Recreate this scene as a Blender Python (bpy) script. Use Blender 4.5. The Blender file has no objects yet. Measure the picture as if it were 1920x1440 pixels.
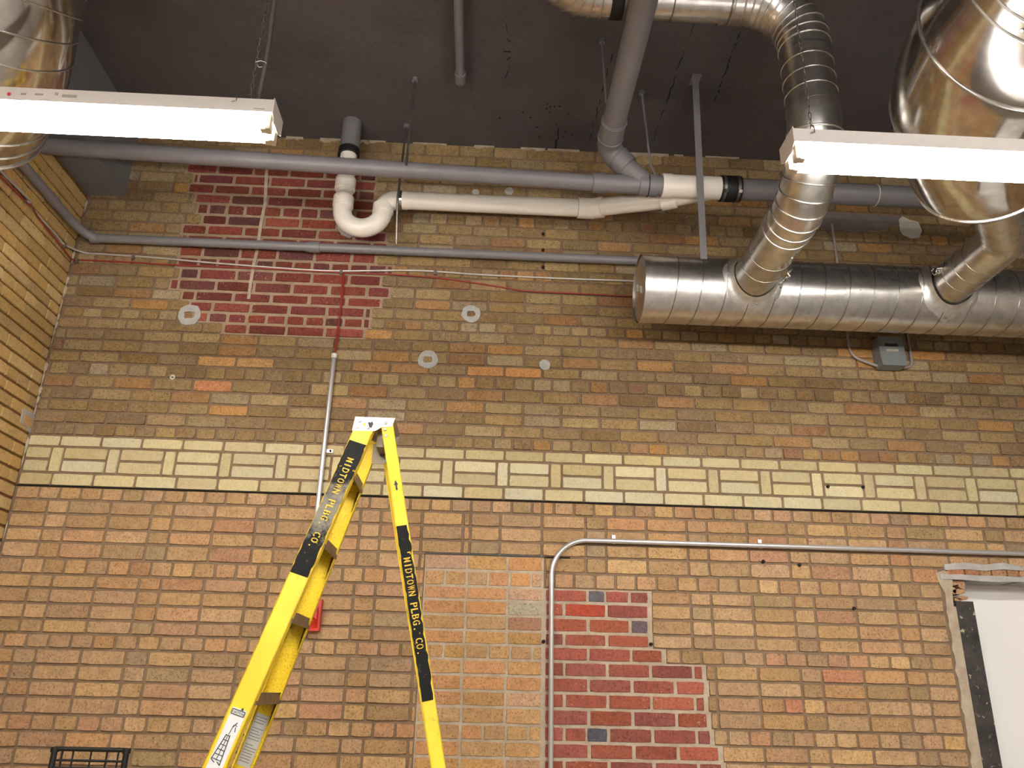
import bpy, math, random
from mathutils import Vector, Matrix
random.seed(7)
sc = bpy.context.scene
H = 1.55                       # height of the lens above the floor; all z below are measured from the lens
D = 4.0                        # distance to the brick wall

# ---------------------------------------------------------------- camera
F = 1509.2
PITCH, YAW, ROLL = (math.radians(a) for a in (20.892, 2.0155, 1.3868))
fwd = Vector((math.sin(YAW)*math.cos(PITCH), math.cos(YAW)*math.cos(PITCH), math.sin(PITCH)))
r0 = Vector((math.cos(YAW), -math.sin(YAW), 0)); u0 = r0.cross(fwd)
rt = math.cos(ROLL)*r0 + math.sin(ROLL)*u0
up = -math.sin(ROLL)*r0 + math.cos(ROLL)*u0
cd = bpy.data.cameras.new('camera'); cam = bpy.data.objects.new('camera', cd)
sc.collection.objects.link(cam)
cd.sensor_fit = 'HORIZONTAL'; cd.sensor_width = 36.0; cd.lens = 36.0*F/1920.0
cd.clip_start = 0.05; cd.clip_end = 100
Mx = Matrix((rt, up, -fwd)).transposed().to_4x4(); Mx.translation = Vector((0, 0, H))
cam.matrix_world = Mx
sc.camera = cam

# ---------------------------------------------------------------- world, exposure
w = bpy.data.worlds.new('world'); sc.world = w; w.use_nodes = True
w.node_tree.nodes['Background'].inputs[0].default_value = (1.0, 0.93, 0.84, 1)
w.node_tree.nodes['Background'].inputs[1].default_value = 0.10
vs = sc.view_settings
vs.view_transform = 'Standard'; vs.look = 'None'; vs.gamma = 1.0; vs.use_curve_mapping = False
vs.exposure = 1.22
sc.cycles.max_bounces = 7; sc.cycles.diffuse_bounces = 3; sc.cycles.glossy_bounces = 4; sc.cycles.sample_clamp_indirect = 6.0
TUBE_POWER = 54.0              # radiance of every fluorescent tube in the room

# ---------------------------------------------------------------- measuring helper: sight line to a real plane
def sight(px, py):
    d = rt*((px-960)/F) - up*((py-720)/F) + fwd
    return d
def P(px, py, y=D):
    d = sight(px, py); return d*(y/d.y)
def PX(px, py, x):
    d = sight(px, py); return d*(x/d.x)
def PZ(px, py, z):
    d = sight(px, py); return d*(z/d.z)

# ---------------------------------------------------------------- materials
def lin(c):
    out = []
    for v in c[:3]:
        v = v/255.0
        out.append(v/12.92 if v <= 0.04045 else ((v+0.055)/1.055)**2.4)
    return (out[0], out[1], out[2], 1.0)
def newmat(name):
    m = bpy.data.materials.new(name); m.use_nodes = True
    nt = m.node_tree; b = nt.nodes['Principled BSDF']
    return m, nt, b
def node(nt, t, **k):
    n = nt.nodes.new(t)
    for a, v in k.items(): setattr(n, a, v)
    return n
def noise(nt, scale, detail=4, rough=0.6, vec=None):
    n = node(nt, 'ShaderNodeTexNoise'); n.inputs['Scale'].default_value = scale
    n.inputs['Detail'].default_value = detail; n.inputs['Roughness'].default_value = rough
    if vec is not None: nt.links.new(vec, n.inputs['Vector'])
    return n.outputs['Fac']
def ramp(nt, fac, stops):
    r = node(nt, 'ShaderNodeValToRGB'); e = r.color_ramp.elements
    while len(e) < len(stops): e.new(0.5)
    for i, (p, c) in enumerate(stops):
        e[i].position = p; e[i].color = c if len(c) == 4 else (*c, 1)
    nt.links.new(fac, r.inputs['Fac']); return r.outputs['Color']
def mix(nt, a, b, fac, mode='MIX'):
    n = node(nt, 'ShaderNodeMix', data_type='RGBA', blend_type=mode)
    for s, v in ((0, fac), (6, a), (7, b)):
        if isinstance(v, (int, float)): n.inputs[s].default_value = v
        elif isinstance(v, tuple): n.inputs[s].default_value = v
        else: nt.links.new(v, n.inputs[s])
    return n.outputs[2]
def worldpos(nt): return node(nt, 'ShaderNodeNewGeometry').outputs['Position']
def bump(nt, b, h, strength=0.3, dist=0.003):
    n = node(nt, 'ShaderNodeBump'); n.inputs['Strength'].default_value = strength; n.inputs['Distance'].default_value = dist
    nt.links.new(h, n.inputs['Height']); nt.links.new(n.outputs['Normal'], b.inputs['Normal'])
G = lambda v: (v, v, v, 1)
def plain(name, col, rough=0.5, metal=0.0, var=0.12, scale=12.0, bmp=0.0, spec=None):
    m, nt, b = newmat(name); p = worldpos(nt)
    c = mix(nt, lin(col), ramp(nt, noise(nt, scale, 5, 0.65, p), [(0.25, G(1-2*var)), (0.75, G(1.0))]), 1.0, 'MULTIPLY')
    nt.links.new(c, b.inputs['Base Color'])
    b.inputs['Roughness'].default_value = rough; b.inputs['Metallic'].default_value = metal
    if spec is not None: b.inputs['Specular IOR Level'].default_value = spec
    if bmp: bump(nt, b, noise(nt, scale*8, 5, 0.7, p), bmp)
    return m
def brick_mat(name, source, smooth=False):
    m, nt, b = newmat(name); p = worldpos(nt)
    if source == 'object': col = node(nt, 'ShaderNodeObjectInfo').outputs['Color']
    else: col = node(nt, 'ShaderNodeAttribute', attribute_name='Col').outputs['Color']
    k = 0.5 if smooth else 1.0
    c = mix(nt, col, ramp(nt, noise(nt, 11, 4, 0.6, p), [(0.25, G(1-0.22*k)), (0.5, G(0.95)), (0.8, G(1.0))]), 1.0, 'MULTIPLY')
    c = mix(nt, c, ramp(nt, noise(nt, 95, 3, 0.75, p), [(0.30, G(1-0.66*k)), (0.50, G(1.0))]), 1.0, 'MULTIPLY')
    c = mix(nt, c, ramp(nt, noise(nt, 30, 4, 0.7, p), [(0.32, G(1-0.25*k)), (0.55, G(1.0)), (0.75, G(1+0.10*k))]), 1.0, 'MULTIPLY')
    # chalky flecks and smears left on the faces
    f1 = ramp(nt, noise(nt, 75, 5, 0.75, p), [(0.58, G(0)), (0.68, G(1))])
    f2 = ramp(nt, noise(nt, 5, 3, 0.6, p), [(0.46, G(0)), (0.64, G(0.85 if not smooth else 0.25))])
    fl = mix(nt, f1, f2, 1.0, 'MULTIPLY')
    c = mix(nt, c, lin((205, 188, 158)), fl)
    # dark pits
    v = node(nt, 'ShaderNodeTexVoronoi'); v.inputs['Scale'].default_value = 45; nt.links.new(p, v.inputs['Vector'])
    pit = ramp(nt, v.outputs['Distance'], [(0.06, G(0.3 if not smooth else 0.8)), (0.12, G(1.0))])
    c = mix(nt, c, pit, 1.0, 'MULTIPLY')
    nt.links.new(c, b.inputs['Base Color']); b.inputs['Roughness'].default_value = 0.85
    b.inputs['Specular IOR Level'].default_value = 0.25
    bump(nt, b, noise(nt, 160, 4, 0.7, p), 0.55 if not smooth else 0.25, 0.002)
    return m
def mortar_mat(name, a, bb):
    m, nt, b = newmat(name); p = worldpos(nt)
    c = ramp(nt, noise(nt, 14, 6, 0.7, p), [(0.3, lin(a)), (0.7, lin(bb))])
    nt.links.new(c, b.inputs['Base Color']); b.inputs['Roughness'].default_value = 0.95
    b.inputs['Specular IOR Level'].default_value = 0.1
    bump(nt, b, noise(nt, 120, 5, 0.7, p), 0.6, 0.003)
    return m
def metal_mat(name, col, rough, var=0.1, streak=True):
    m, nt, b = newmat(name); p = worldpos(nt)
    c = ramp(nt, noise(nt, 22, 4, 0.6, p), [(0.3, lin([x*0.86 for x in col])), (0.7, lin(col))])
    nt.links.new(c, b.inputs['Base Color']); b.inputs['Metallic'].default_value = 1.0
    rr = ramp(nt, noise(nt, 3, 4, 0.6, p), [(0.3, G(rough*0.88)), (0.7, G(rough*1.15))])
    nt.links.new(rr, b.inputs['Roughness'])
    if streak: bump(nt, b, noise(nt, 4, 2, 0.4, p), 0.03, 0.006)
    return m
M = {}
M['brick'] = brick_mat('brick', 'object'); M['brick_attr'] = brick_mat('brick_joined', 'attr')
M['smooth_brick'] = brick_mat('glazed_brick', 'object', True)
M['mortar'] = mortar_mat('brown_mortar', (114, 94, 74), (134, 112, 90))
M['light_mortar'] = mortar_mat('pale_mortar', (158, 140, 118), (190, 174, 152))
M['dull_mortar'] = mortar_mat('dull_pale_mortar', (142, 120, 96), (168, 146, 122))
M['grey_mortar'] = mortar_mat('grey_patching_mortar', (158, 154, 148), (186, 182, 174))
M['white_mortar'] = mortar_mat('pale_plaster', (190, 182, 170), (215, 208, 196))
M['left_mortar'] = mortar_mat('left_wall_mortar', (98, 70, 38), (126, 94, 54))
M['pvc'] = plain('white_pvc', (244, 234, 220), 0.28, var=0.07, scale=6)
M['grey_paint'] = plain('grey_painted_pipe', (128, 123, 124), 0.42, var=0.08, scale=8)
M['grey_paint2'] = plain('grey_painted_steel', (122, 120, 122), 0.4, var=0.08, scale=8)
M['wall_paint'] = plain('grey_wall_paint', (126, 114, 108), 0.7, var=0.2, scale=10)
M['rubber'] = plain('black_rubber', (22, 21, 21), 0.55)
M['galv'] = metal_mat('galvanised_sheet', (230, 227, 221), 0.29, streak=False)
M['galv_wide'] = metal_mat('polished_galvanised_sheet', (226, 222, 214), 0.13)
M['galv_flange'] = metal_mat('galvanised_flange', (238, 236, 230), 0.45, streak=False)
M['galv_dark'] = metal_mat('galvanised_seam', (165, 160, 152), 0.35, streak=False)
M['dull_steel'] = metal_mat('dull_steel', (170, 165, 158), 0.42, streak=False)
M['chrome'] = metal_mat('bright_steel', (225, 225, 222), 0.15, streak=False)
M['emt'] = plain('conduit_steel', (205, 201, 198), 0.3, metal=0.55, var=0.05)
M['enamel'] = plain('white_enamel', (232, 224, 218), 0.35, var=0.03)
M['plastic'] = plain('socket_plastic', (222, 208, 184), 0.4, var=0.03)
M['cable_grey'] = plain('bright_cable_armour', (205, 198, 188), 0.3, metal=0.35, var=0.05)
M['flex_grey'] = plain('dull_flexible_armour', (120, 115, 110), 0.4, metal=0.5, var=0.08)
M['conduit_grey'] = plain('grey_conduit', (160, 148, 142), 0.4, var=0.08)
M['red_plastic'] = plain('red_plastic', (196, 46, 26), 0.35, var=0.06)
M['red_wire'] = plain('red_cable', (150, 48, 36), 0.45, var=0.05)
M['black_wire'] = plain('black_wire', (24, 26, 26), 0.4)
M['white_paint'] = plain('white_board', (246, 241, 236), 0.5, var=0.02, scale=2)
M['dark_steel'] = None
M['hole'] = plain('dark_hole_and_shadow', (24, 18, 14), 0.95)  # holes and plugs, also the painted shadow strip below the band
M['crack'] = plain('crack', (26, 23, 22), 0.95)
M['box_grey'] = plain('grey_electrical_box', (118, 122, 122), 0.4, var=0.05)
M['decal'] = plain('pale_decal', (180, 176, 160), 0.5, var=0.05)
M['ink'] = plain('printed_ink', (42, 42, 48), 0.6)
M['sticker'] = plain('white_sticker', (226, 226, 224), 0.4, var=0.04, scale=30)
M['sticker_grey'] = plain('grey_sticker', (190, 188, 182), 0.4, var=0.04, scale=30)
M['red_dot'] = plain('red_dot', (235, 60, 90), 0.5)
M['stencil'] = plain('yellow_stencil_paint', (232, 186, 38), 0.5, var=0.12, scale=60)
M['step'] = metal_mat('dull_aluminium_step', (160, 148, 128), 0.5, streak=False)
M['alu'] = metal_mat('aluminium_plate', (214, 208, 200), 0.42, streak=False)
M['concrete_floor'] = plain('concrete_floor', (168, 162, 154), 0.55, var=0.15, scale=3)
M['plaster_tan'] = plain('tan_plaster', (190, 182, 172), 0.8, var=0.08, scale=3)
# tubes
m, nt, b = newmat('fluorescent_tube')
b.inputs['Emission Color'].default_value = (1.0, 0.975, 0.94, 1); b.inputs['Emission Strength'].default_value = TUBE_POWER
b.inputs['Base Color'].default_value = (0.9, 0.9, 0.9, 1); M['tube'] = m
# dark painted ceiling
m, nt, b = newmat('dark_painted_ceiling'); p = worldpos(nt)
c = ramp(nt, noise(nt, 2.2, 5, 0.6, p), [(0.25, lin((80, 74, 74))), (0.55, lin((92, 85, 84))), (0.8, lin((100, 90, 87)))])
c = mix(nt, c, ramp(nt, noise(nt, 40, 4, 0.7, p), [(0.3, G(0.82)), (0.6, G(1.0))]), 1.0, 'MULTIPLY')
nt.links.new(c, b.inputs['Base Color']); b.inputs['Roughness'].default_value = 0.75; b.inputs['Specular IOR Level'].default_value = 0.3
bump(nt, b, noise(nt, 60, 5, 0.7, p), 0.3, 0.003); M['ceiling'] = m
# worn dark steel
m, nt, b = newmat('worn_dark_steel'); p = worldpos(nt)
c = ramp(nt, noise(nt, 9, 5, 0.7, p), [(0.3, lin((30, 27, 25))), (0.55, lin((62, 58, 54))), (0.75, lin((92, 58, 42)))])
fl = ramp(nt, noise(nt, 28, 5, 0.75, p), [(0.60, G(0)), (0.66, G(1))])
c = mix(nt, c, lin((200, 190, 160)), fl)
nt.links.new(c, b.inputs['Base Color']); b.inputs['Roughness'].default_value = 0.5; b.inputs['Metallic'].default_value = 0.2
M['dark_steel'] = m
# fibreglass ladder yellow, with dirty specks
def yellow(name, specks):
    m, nt, b = newmat(name); p = worldpos(nt)
    c = ramp(nt, noise(nt, 5, 4, 0.6, p), [(0.3, lin((226, 190, 26))), (0.7, lin((244, 212, 44)))])
    s = ramp(nt, noise(nt, 190, 3, 0.7, p), [(0.36, G(0.45)), (0.48, G(1))])
    if specks: c = mix(nt, c, s, specks, 'MULTIPLY')
    sm = ramp(nt, noise(nt, 16, 4, 0.7, p), [(0.27, G(0.35)), (0.36, G(1))])
    c = mix(nt, c, sm, 0.6, 'MULTIPLY')
    nt.links.new(c, b.inputs['Base Color']); b.inputs['Roughness'].default_value = 0.42
    return m
M['yellow'] = yellow('ladder_yellow', 0.0); M['yellow_dirty'] = yellow('ladder_yellow_dirty', 0.7)
# scuffed black paint band
m, nt, b = newmat('scuffed_black_paint'); p = worldpos(nt)
sep = node(nt, 'ShaderNodeSeparateXYZ'); nt.links.new(p, sep.inputs[0])
sc1 = ramp(nt, noise(nt, 24, 6, 0.75, p), [(0.58, G(0)), (0.70, G(1))])
c = mix(nt, lin((17, 17, 17)), lin((104, 100, 92)), sc1)
chip = ramp(nt, noise(nt, 55, 5, 0.8, p), [(0.66, G(0)), (0.69, G(1))])
c = mix(nt, c, lin((232, 200, 50)), chip)
nt.links.new(c, b.inputs['Base Color']); b.inputs['Roughness'].default_value = 0.6; b.inputs['Specular IOR Level'].default_value = 0.15; M['black_paint'] = m

# the same paint rubbed grey where hands and shoulders carry the ladder
m, nt, b = newmat('rubbed_black_paint'); p = worldpos(nt)
sep = node(nt, 'ShaderNodeSeparateXYZ'); nt.links.new(p, sep.inputs[0])
mr = node(nt, 'ShaderNodeMath', operation='SUBTRACT'); nt.links.new(sep.outputs['Z'], mr.inputs[0]); mr.inputs[1].default_value = H+.60
ab = node(nt, 'ShaderNodeMath', operation='ABSOLUTE'); nt.links.new(mr.outputs[0], ab.inputs[0])
rub_ = ramp(nt, ab.outputs[0], [(0.03, G(.34)), (0.15, G(0))])
sc1 = mix(nt, noise(nt, 24, 6, 0.75, p), rub_, 1.0, 'ADD')
sc1 = ramp(nt, sc1, [(0.60, G(0)), (0.82, G(.9))])
c = mix(nt, lin((17, 17, 17)), lin((128, 122, 108)), sc1)
chip = ramp(nt, noise(nt, 55, 5, 0.8, p), [(0.65, G(0)), (0.68, G(1))])
c = mix(nt, c, lin((232, 200, 50)), chip)
nt.links.new(c, b.inputs['Base Color']); b.inputs['Roughness'].default_value = 0.6; b.inputs['Specular IOR Level'].default_value = 0.15; M['worn_paint'] = m

# ---------------------------------------------------------------- mesh builder
class MB:
    def __init__(s): s.v = []; s.f = []; s.sm = []; s.c = []
    def add(s, vs_, fs, smooth=False, col=None):
        o = len(s.v); s.v += [tuple(v) for v in vs_]
        s.f += [tuple(i+o for i in f) for f in fs]; s.sm += [smooth]*len(fs)
        s.c += [col or (1, 1, 1, 1)]*len(vs_)
        return s
    def obox(s, c, ax, hs, bev=0.0):
        c = Vector(c); a = [Vector(x).normalized() for x in ax]
        vs_ = [c + a[0]*hs[0]*i + a[1]*hs[1]*j + a[2]*hs[2]*k for i in (-1, 1) for j in (-1, 1) for k in (-1, 1)]
        s.add(vs_, [(0, 1, 3, 2), (4, 6, 7, 5), (0, 4, 5, 1), (2, 3, 7, 6), (0, 2, 6, 4), (1, 5, 7, 3)]); return s
    def box(s, a, b):
        a, b = Vector(a), Vector(b)
        return s.obox((a+b)/2, ((1, 0, 0), (0, 1, 0), (0, 0, 1)), tuple(abs(x)/2 for x in (b-a)))
    def tube(s, pts, r, n=16, caps=True, smooth=True, closed=False):
        pts = [Vector(p) for p in pts]; N = len(pts)
        rs = list(r) if isinstance(r, (list, tuple)) else [r]*N
        T = []
        for i in range(N):
            if closed: t = pts[(i+1) % N]-pts[i-1]
            else: t = pts[min(i+1, N-1)]-pts[max(i-1, 0)]
            T.append(t.normalized())
        ref = Vector((0, 0, 1)) if abs(T[0].z) < 0.9 else Vector((1, 0, 0))
        nrm = (ref - T[0]*ref.dot(T[0])).normalized(); vs_ = []
        for i in range(N):
            nrm = (nrm - T[i]*nrm.dot(T[i])).normalized(); bn = T[i].cross(nrm)
            for k in range(n):
                a = 2*math.pi*k/n; vs_.append(pts[i] + (nrm*math.cos(a)+bn*math.sin(a))*rs[i])
        fs = []
        for i in range(N if closed else N-1):
            j = (i+1) % N
            for k in range(n): fs.append((i*n+k, i*n+(k+1) % n, j*n+(k+1) % n, j*n+k))
        s.add(vs_, fs, smooth)
        if caps and not closed:
            s.add(vs_[:n][::-1], [tuple(range(n))]); s.add(vs_[-n:], [tuple(range(n))])
        return s
    def ring(s, c, axis, R, r=0.003, n=48, k=6):
        c = Vector(c); t = Vector(axis).normalized()
        ref = Vector((0, 0, 1)) if abs(t.z) < 0.9 else Vector((1, 0, 0))
        a = (ref - t*ref.dot(t)).normalized(); b_ = t.cross(a)
        return s.tube([c+(a*math.cos(2*math.pi*i/n)+b_*math.sin(2*math.pi*i/n))*R for i in range(n)], r, k, closed=True)
    def disc(s, c, axis, R, th=0.002, n=24):
        c = Vector(c); t = Vector(axis).normalized()
        return s.tube([c, c+t*th], R, n, smooth=False)
    def poly(s, pts, off):                      # a flat outline given depth
        off = Vector(off); n = len(pts); a = [Vector(p) for p in pts]; b_ = [p+off for p in a]
        s.add(a+b_, [tuple(range(n)), tuple(range(2*n-1, n-1, -1))] + [(i, i+n, (i+1) % n+n, (i+1) % n) for i in range(n)])
        return s
    def build(s, name, mat, parent=None, attr=False):
        me = bpy.data.meshes.new(name); me.from_pydata(s.v, [], s.f)
        me.polygons.foreach_set('use_smooth', s.sm)
        if attr:
            ca = me.color_attributes.new('Col', 'FLOAT_COLOR', 'POINT')
            ca.data.foreach_set('color', [x for c in s.c for x in c])
        me.materials.append(M[mat] if isinstance(mat, str) else mat)
        me.validate(); me.update()
        import bmesh
        bm = bmesh.new(); bm.from_mesh(me); bmesh.ops.recalc_face_normals(bm, faces=bm.faces); bm.to_mesh(me); bm.free()
        o = bpy.data.objects.new(name, me); sc.collection.objects.link(o)
        if parent is not None:
            off_p = Vector((0, 0, 0)); q_p = parent
            while q_p is not None: off_p += Vector(q_p.location); q_p = q_p.parent
            o.parent = parent; o.location = -off_p
        return o
def tag(o, label=None, cat=None, group=None, kind=None):
    if label: o['label'] = label
    if cat: o['category'] = cat
    if group: o['group'] = group
    if kind: o['kind'] = kind
    return o
def thing(name, loc, label, cat, group=None):
    o = bpy.data.objects.new(name, None); o.empty_display_size = 0.05; o.location = loc
    sc.collection.objects.link(o); return tag(o, label, cat, group)
def fillet(pts, rad, n=8):
    pts = [Vector(p) for p in pts]; out = [pts[0]]
    for i in range(1, len(pts)-1):
        a = (pts[i-1]-pts[i]).normalized(); b_ = (pts[i+1]-pts[i]).normalized()
        ang = a.angle(b_); r = rad[i-1] if isinstance(rad, (list, tuple)) else rad
        if ang > 3.12 or r <= 0: out.append(pts[i]); continue
        t = r/math.tan(ang/2); p1 = pts[i]+a*t; p2 = pts[i]+b_*t
        c = pts[i] + (a+b_).normalized()*(r/math.sin(ang/2))
        v1 = p1-c; v2 = p2-c; th = v1.angle(v2)
        for k in range(n+1):
            u = k/n; out.append(c + (v1*math.sin((1-u)*th)+v2*math.sin(u*th))/math.sin(th))
    out.append(pts[-1]); return out
def resample(pts, step):
    out = [Vector(pts[0])]; acc = 0.0
    for a, b_ in zip(pts[:-1], pts[1:]):
        a, b_ = Vector(a), Vector(b_); L = (b_-a).length; d = step-acc
        while d <= L:
            out.append(a.lerp(b_, d/L)); d += step
        acc = L-(d-step)
    return out

# ================================================================ THE ROOM
CZ = 3.045                                    # ceiling height above the lens
LX = -2.298                                   # face of the left wall
XR, YB = 5.2, -6.0
MY = D + 0.007                                # mortar face of the brick wall

def struct(name, mb, mat, parent=None): return tag(mb.build(name, mat, parent), kind='structure')
floor = struct('floor', MB().box((LX-0.3, YB, -H-0.12), (XR, D+0.6, -H)), 'concrete_floor')
ceiling = struct('ceiling', MB().box((LX-0.3, YB, CZ), (XR, D+0.3, CZ+0.15)), 'ceiling')
struct('wall_right', MB().box((XR, YB, -H), (XR+0.15, D+0.3, CZ)), 'plaster_tan')
struct('wall_rear', MB().box((LX-0.3, YB-0.15, -H), (XR+0.15, YB, CZ)), 'plaster_tan')

# opening with the white board at the right of the brick wall
OX0, OZ1 = 2.315, 0.60
wb = MB()
wb.box((LX-0.25, MY, -H), (OX0, MY+0.25, OZ1)); wb.box((LX-0.25, MY, OZ1), (XR, MY+0.25, CZ)); wb.box((3.6, MY, -H), (XR, MY+0.25, OZ1))
wall = struct('wall_back', wb, 'mortar')

# ---- brick shapes, shared between alike bricks (local: x along the wall, face towards -y, z up)
def brick_mesh(name, L, h, mat, jit=0.0015, ch=0.0025, dep=0.013):
    nx = 4 if L > .13 else 2; nz = 2 if h < .1 else 3
    out = [(-L/2+L*k/nx, -h/2) for k in range(nx)] + [(L/2, -h/2+h*k/nz) for k in range(nz)] + [(L/2-L*k/nx, h/2) for k in range(nx)] + [(-L/2, h/2-h*k/nz) for k in range(nz)]
    n = len(out); a = []; c = []
    for x, z in out:
        j1, j2 = random.uniform(-jit, jit*.6), random.uniform(-jit, jit*.6)
        corner = abs(abs(x)-L/2) < 1e-6 and abs(abs(z)-h/2) < 1e-6
        k = ch*(1.6 if corner else 1.0)
        sx = 0 if abs(x) < L/2-1e-6 else math.copysign(1, x); sz = 0 if abs(z) < h/2-1e-6 else math.copysign(1, z)
        c.append((x+sx*j1, dep, z+sz*j2)); a.append((x+sx*(j1-k), 0, z+sz*(j2-k)))
    f = [tuple(range(n))] + [(i, i+n, (i+1) % n+n, (i+1) % n) for i in range(n)]
    return a+c, f
LS, LH, BH = 0.192, 0.090, 0.0565
def variants(L, n, mat, h=BH, jit=0.0015):
    out = []
    for i in range(n):
        v, f = brick_mesh('b', L, h, mat, jit); me = bpy.data.meshes.new('brick'); me.from_pydata(v, [], f)
        me.materials.append(M[mat]); me.update(); out.append(me)
    return out
VAR = {('S', 'brick'): variants(LS, 6, 'brick'), ('H', 'brick'): variants(LH, 6, 'brick'),
       ('S', 'smooth_brick'): variants(LS, 4, 'smooth_brick', jit=0.0008), ('H', 'smooth_brick'): variants(LH, 4, 'smooth_brick', jit=0.0008),
       ('V', 'smooth_brick'): variants(0.052, 4, 'smooth_brick', h=0.125, jit=0.0008)}
def put_brick(name, kind, mat, x0, x1, z0, z1, col, parent, y=D, turn=0):
    L0, h0 = {'S': (LS, BH), 'H': (LH, BH), 'V': (0.052, 0.125)}[kind]
    me = random.choice(VAR[(kind, mat)])
    o = bpy.data.objects.new(name, me); sc.collection.objects.link(o); o.parent = parent
    if turn:
        o.location = (y, (x0+x1)/2, (z0+z1)/2); o.rotation_euler = (0, 0, math.pi/2)
    else: o.location = ((x0+x1)/2, y+random.uniform(-0.0015, 0.002), (z0+z1)/2)
    o.scale = ((x1-x0)/L0, 1, (z1-z0)/h0)
    o.color = col
    return o
def jcol(base, dv=0.10, dh=6):
    k = 1+random.uniform(-dv, dv); d = random.uniform(-dh, dh)
    return lin((min(255, base[0]*k*.975+d*0.3), base[1]*k, base[2]*k*1.03-d))
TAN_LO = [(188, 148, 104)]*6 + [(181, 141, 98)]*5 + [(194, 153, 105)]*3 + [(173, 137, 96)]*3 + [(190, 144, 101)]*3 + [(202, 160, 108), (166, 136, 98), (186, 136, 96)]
TAN_UP = [(160, 129, 86)]*6 + [(152, 121, 80)]*5 + [(168, 139, 97)]*3 + [(146, 114, 75)]*3 + [(168, 124, 79)]*2 + [(184, 134, 80), (158, 114, 75), (168, 144, 107)]  # darker upper brick, its colour also lowered for the weaker light up there
PATCH = [(198, 150, 96)]*4 + [(200, 144, 96)]*3 + [(198, 154, 104)]*2 + [(190, 144, 94), (198, 154, 116)]
CREAM = [(208, 188, 140)]*3 + [(200, 176, 128)]*2 + [(214, 196, 152)]*2
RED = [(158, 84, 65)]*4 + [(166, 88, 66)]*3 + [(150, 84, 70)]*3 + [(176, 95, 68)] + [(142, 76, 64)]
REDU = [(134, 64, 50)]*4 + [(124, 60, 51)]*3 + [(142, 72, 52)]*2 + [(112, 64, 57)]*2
LEFT = [(204, 164, 104)]*4 + [(196, 155, 96)]*3 + [(210, 172, 114)]*2

zj = [.7591, .7405, .7238, .7071, .6904, .6738, .6572, .6406, .6228, .6059, .5893, .5714, .5535, .5364, .5189, .5016, .4861, .4699, .4547,
      .4389, .4232, .4065, .3908, .3728, .3553, .3386, .3229, .3064, .2904, .2752, .2587, .2418, .2246, .2077, .1905, .1726, .1560, .1366,
      .1179, .1019, .0845, .0668, .0510, .0343, .0169, -.0004, -.0176, -.0360, -.0533, -.0708]
while zj[-1] > -H/D: zj.append(zj[-1]-.0172)
JT = 0.00092                                    # half a joint, as a share of D
XL, XRW = LX/D, 1.285
# upper red patch: outline by height (share of D): course index -> left, right
red_up = {2: (-.455, -.205), 3: (-.445, -.17), 4: (-.432, -.17), 5: (-.437, -.17), 6: (-.425, -.17), 7: (-.419, -.17), 8: (-.41, -.155),
          9: (-.435, -.148), 10: (-.433, -.145), 11: (-.433, -.16), 12: (-.432, -.135), 13: (-.426, -.150), 14: (-.436, -.136), 15: (-.418, -.147),
          16: (-.405, -.160), 17: (-.398, -.160), 18: (-.355, -.166)}
red_lo_right = {38: .2082, 39: .2075, 40: .2072, 41: .2072, 42: .2226, 43: .2695, 44: .2717, 45: .2700, 46: .2722, 47: .2745, 48: .2837, 49: .2860}
RLX = 0.0812
PX0, PX1 = -.0656, .0787                       # infill panel under the steel lintel

bricks = []                                    # (name, kind, mat, x0,x1,z0,z1,colour)
beds = {'light_mortar': [], 'dull_mortar': []}
def run(lo, hi, phase, pitch):                 # perpends between lo and hi
    k = math.ceil((lo-phase)/pitch+1e-6); xs = [lo]
    while phase+k*pitch < hi-1e-6:
        if phase+k*pitch > lo+.004: xs.append(phase+k*pitch)
        k += 1
    if hi-xs[-1] < .004 and len(xs) > 1: xs.pop()
    xs.append(hi); return xs
def hss(lo, hi, h0, period=.1275, hw=.0255):
    xs = [lo]; k = math.floor((lo-h0)/period)-1
    while h0+k*period < hi+period:
        for q in (0, hw, hw+(period-hw)/2):
            x = h0+k*period+q
            if lo+.006 < x < hi-.006: xs.append(x)
        k += 1
    xs.append(hi); return xs
def course(name, mat, xs, z0, z1, pal, dv=0.06, wide=1.0):
    for a, b_ in zip(xs[:-1], xs[1:]):
        if b_-a < .003: continue
        j = JT*random.uniform(0.8, 1.25)*wide
        kind = 'S' if b_-a > .036 else 'H'
        bricks.append((name, kind, mat, (a+j)*D, (b_-j)*D, (z1+JT*(wide+.1*random.random()))*D, (z0-JT*(wide+.1*random.random()))*D, jcol(random.choice(pal), dv)))
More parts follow.
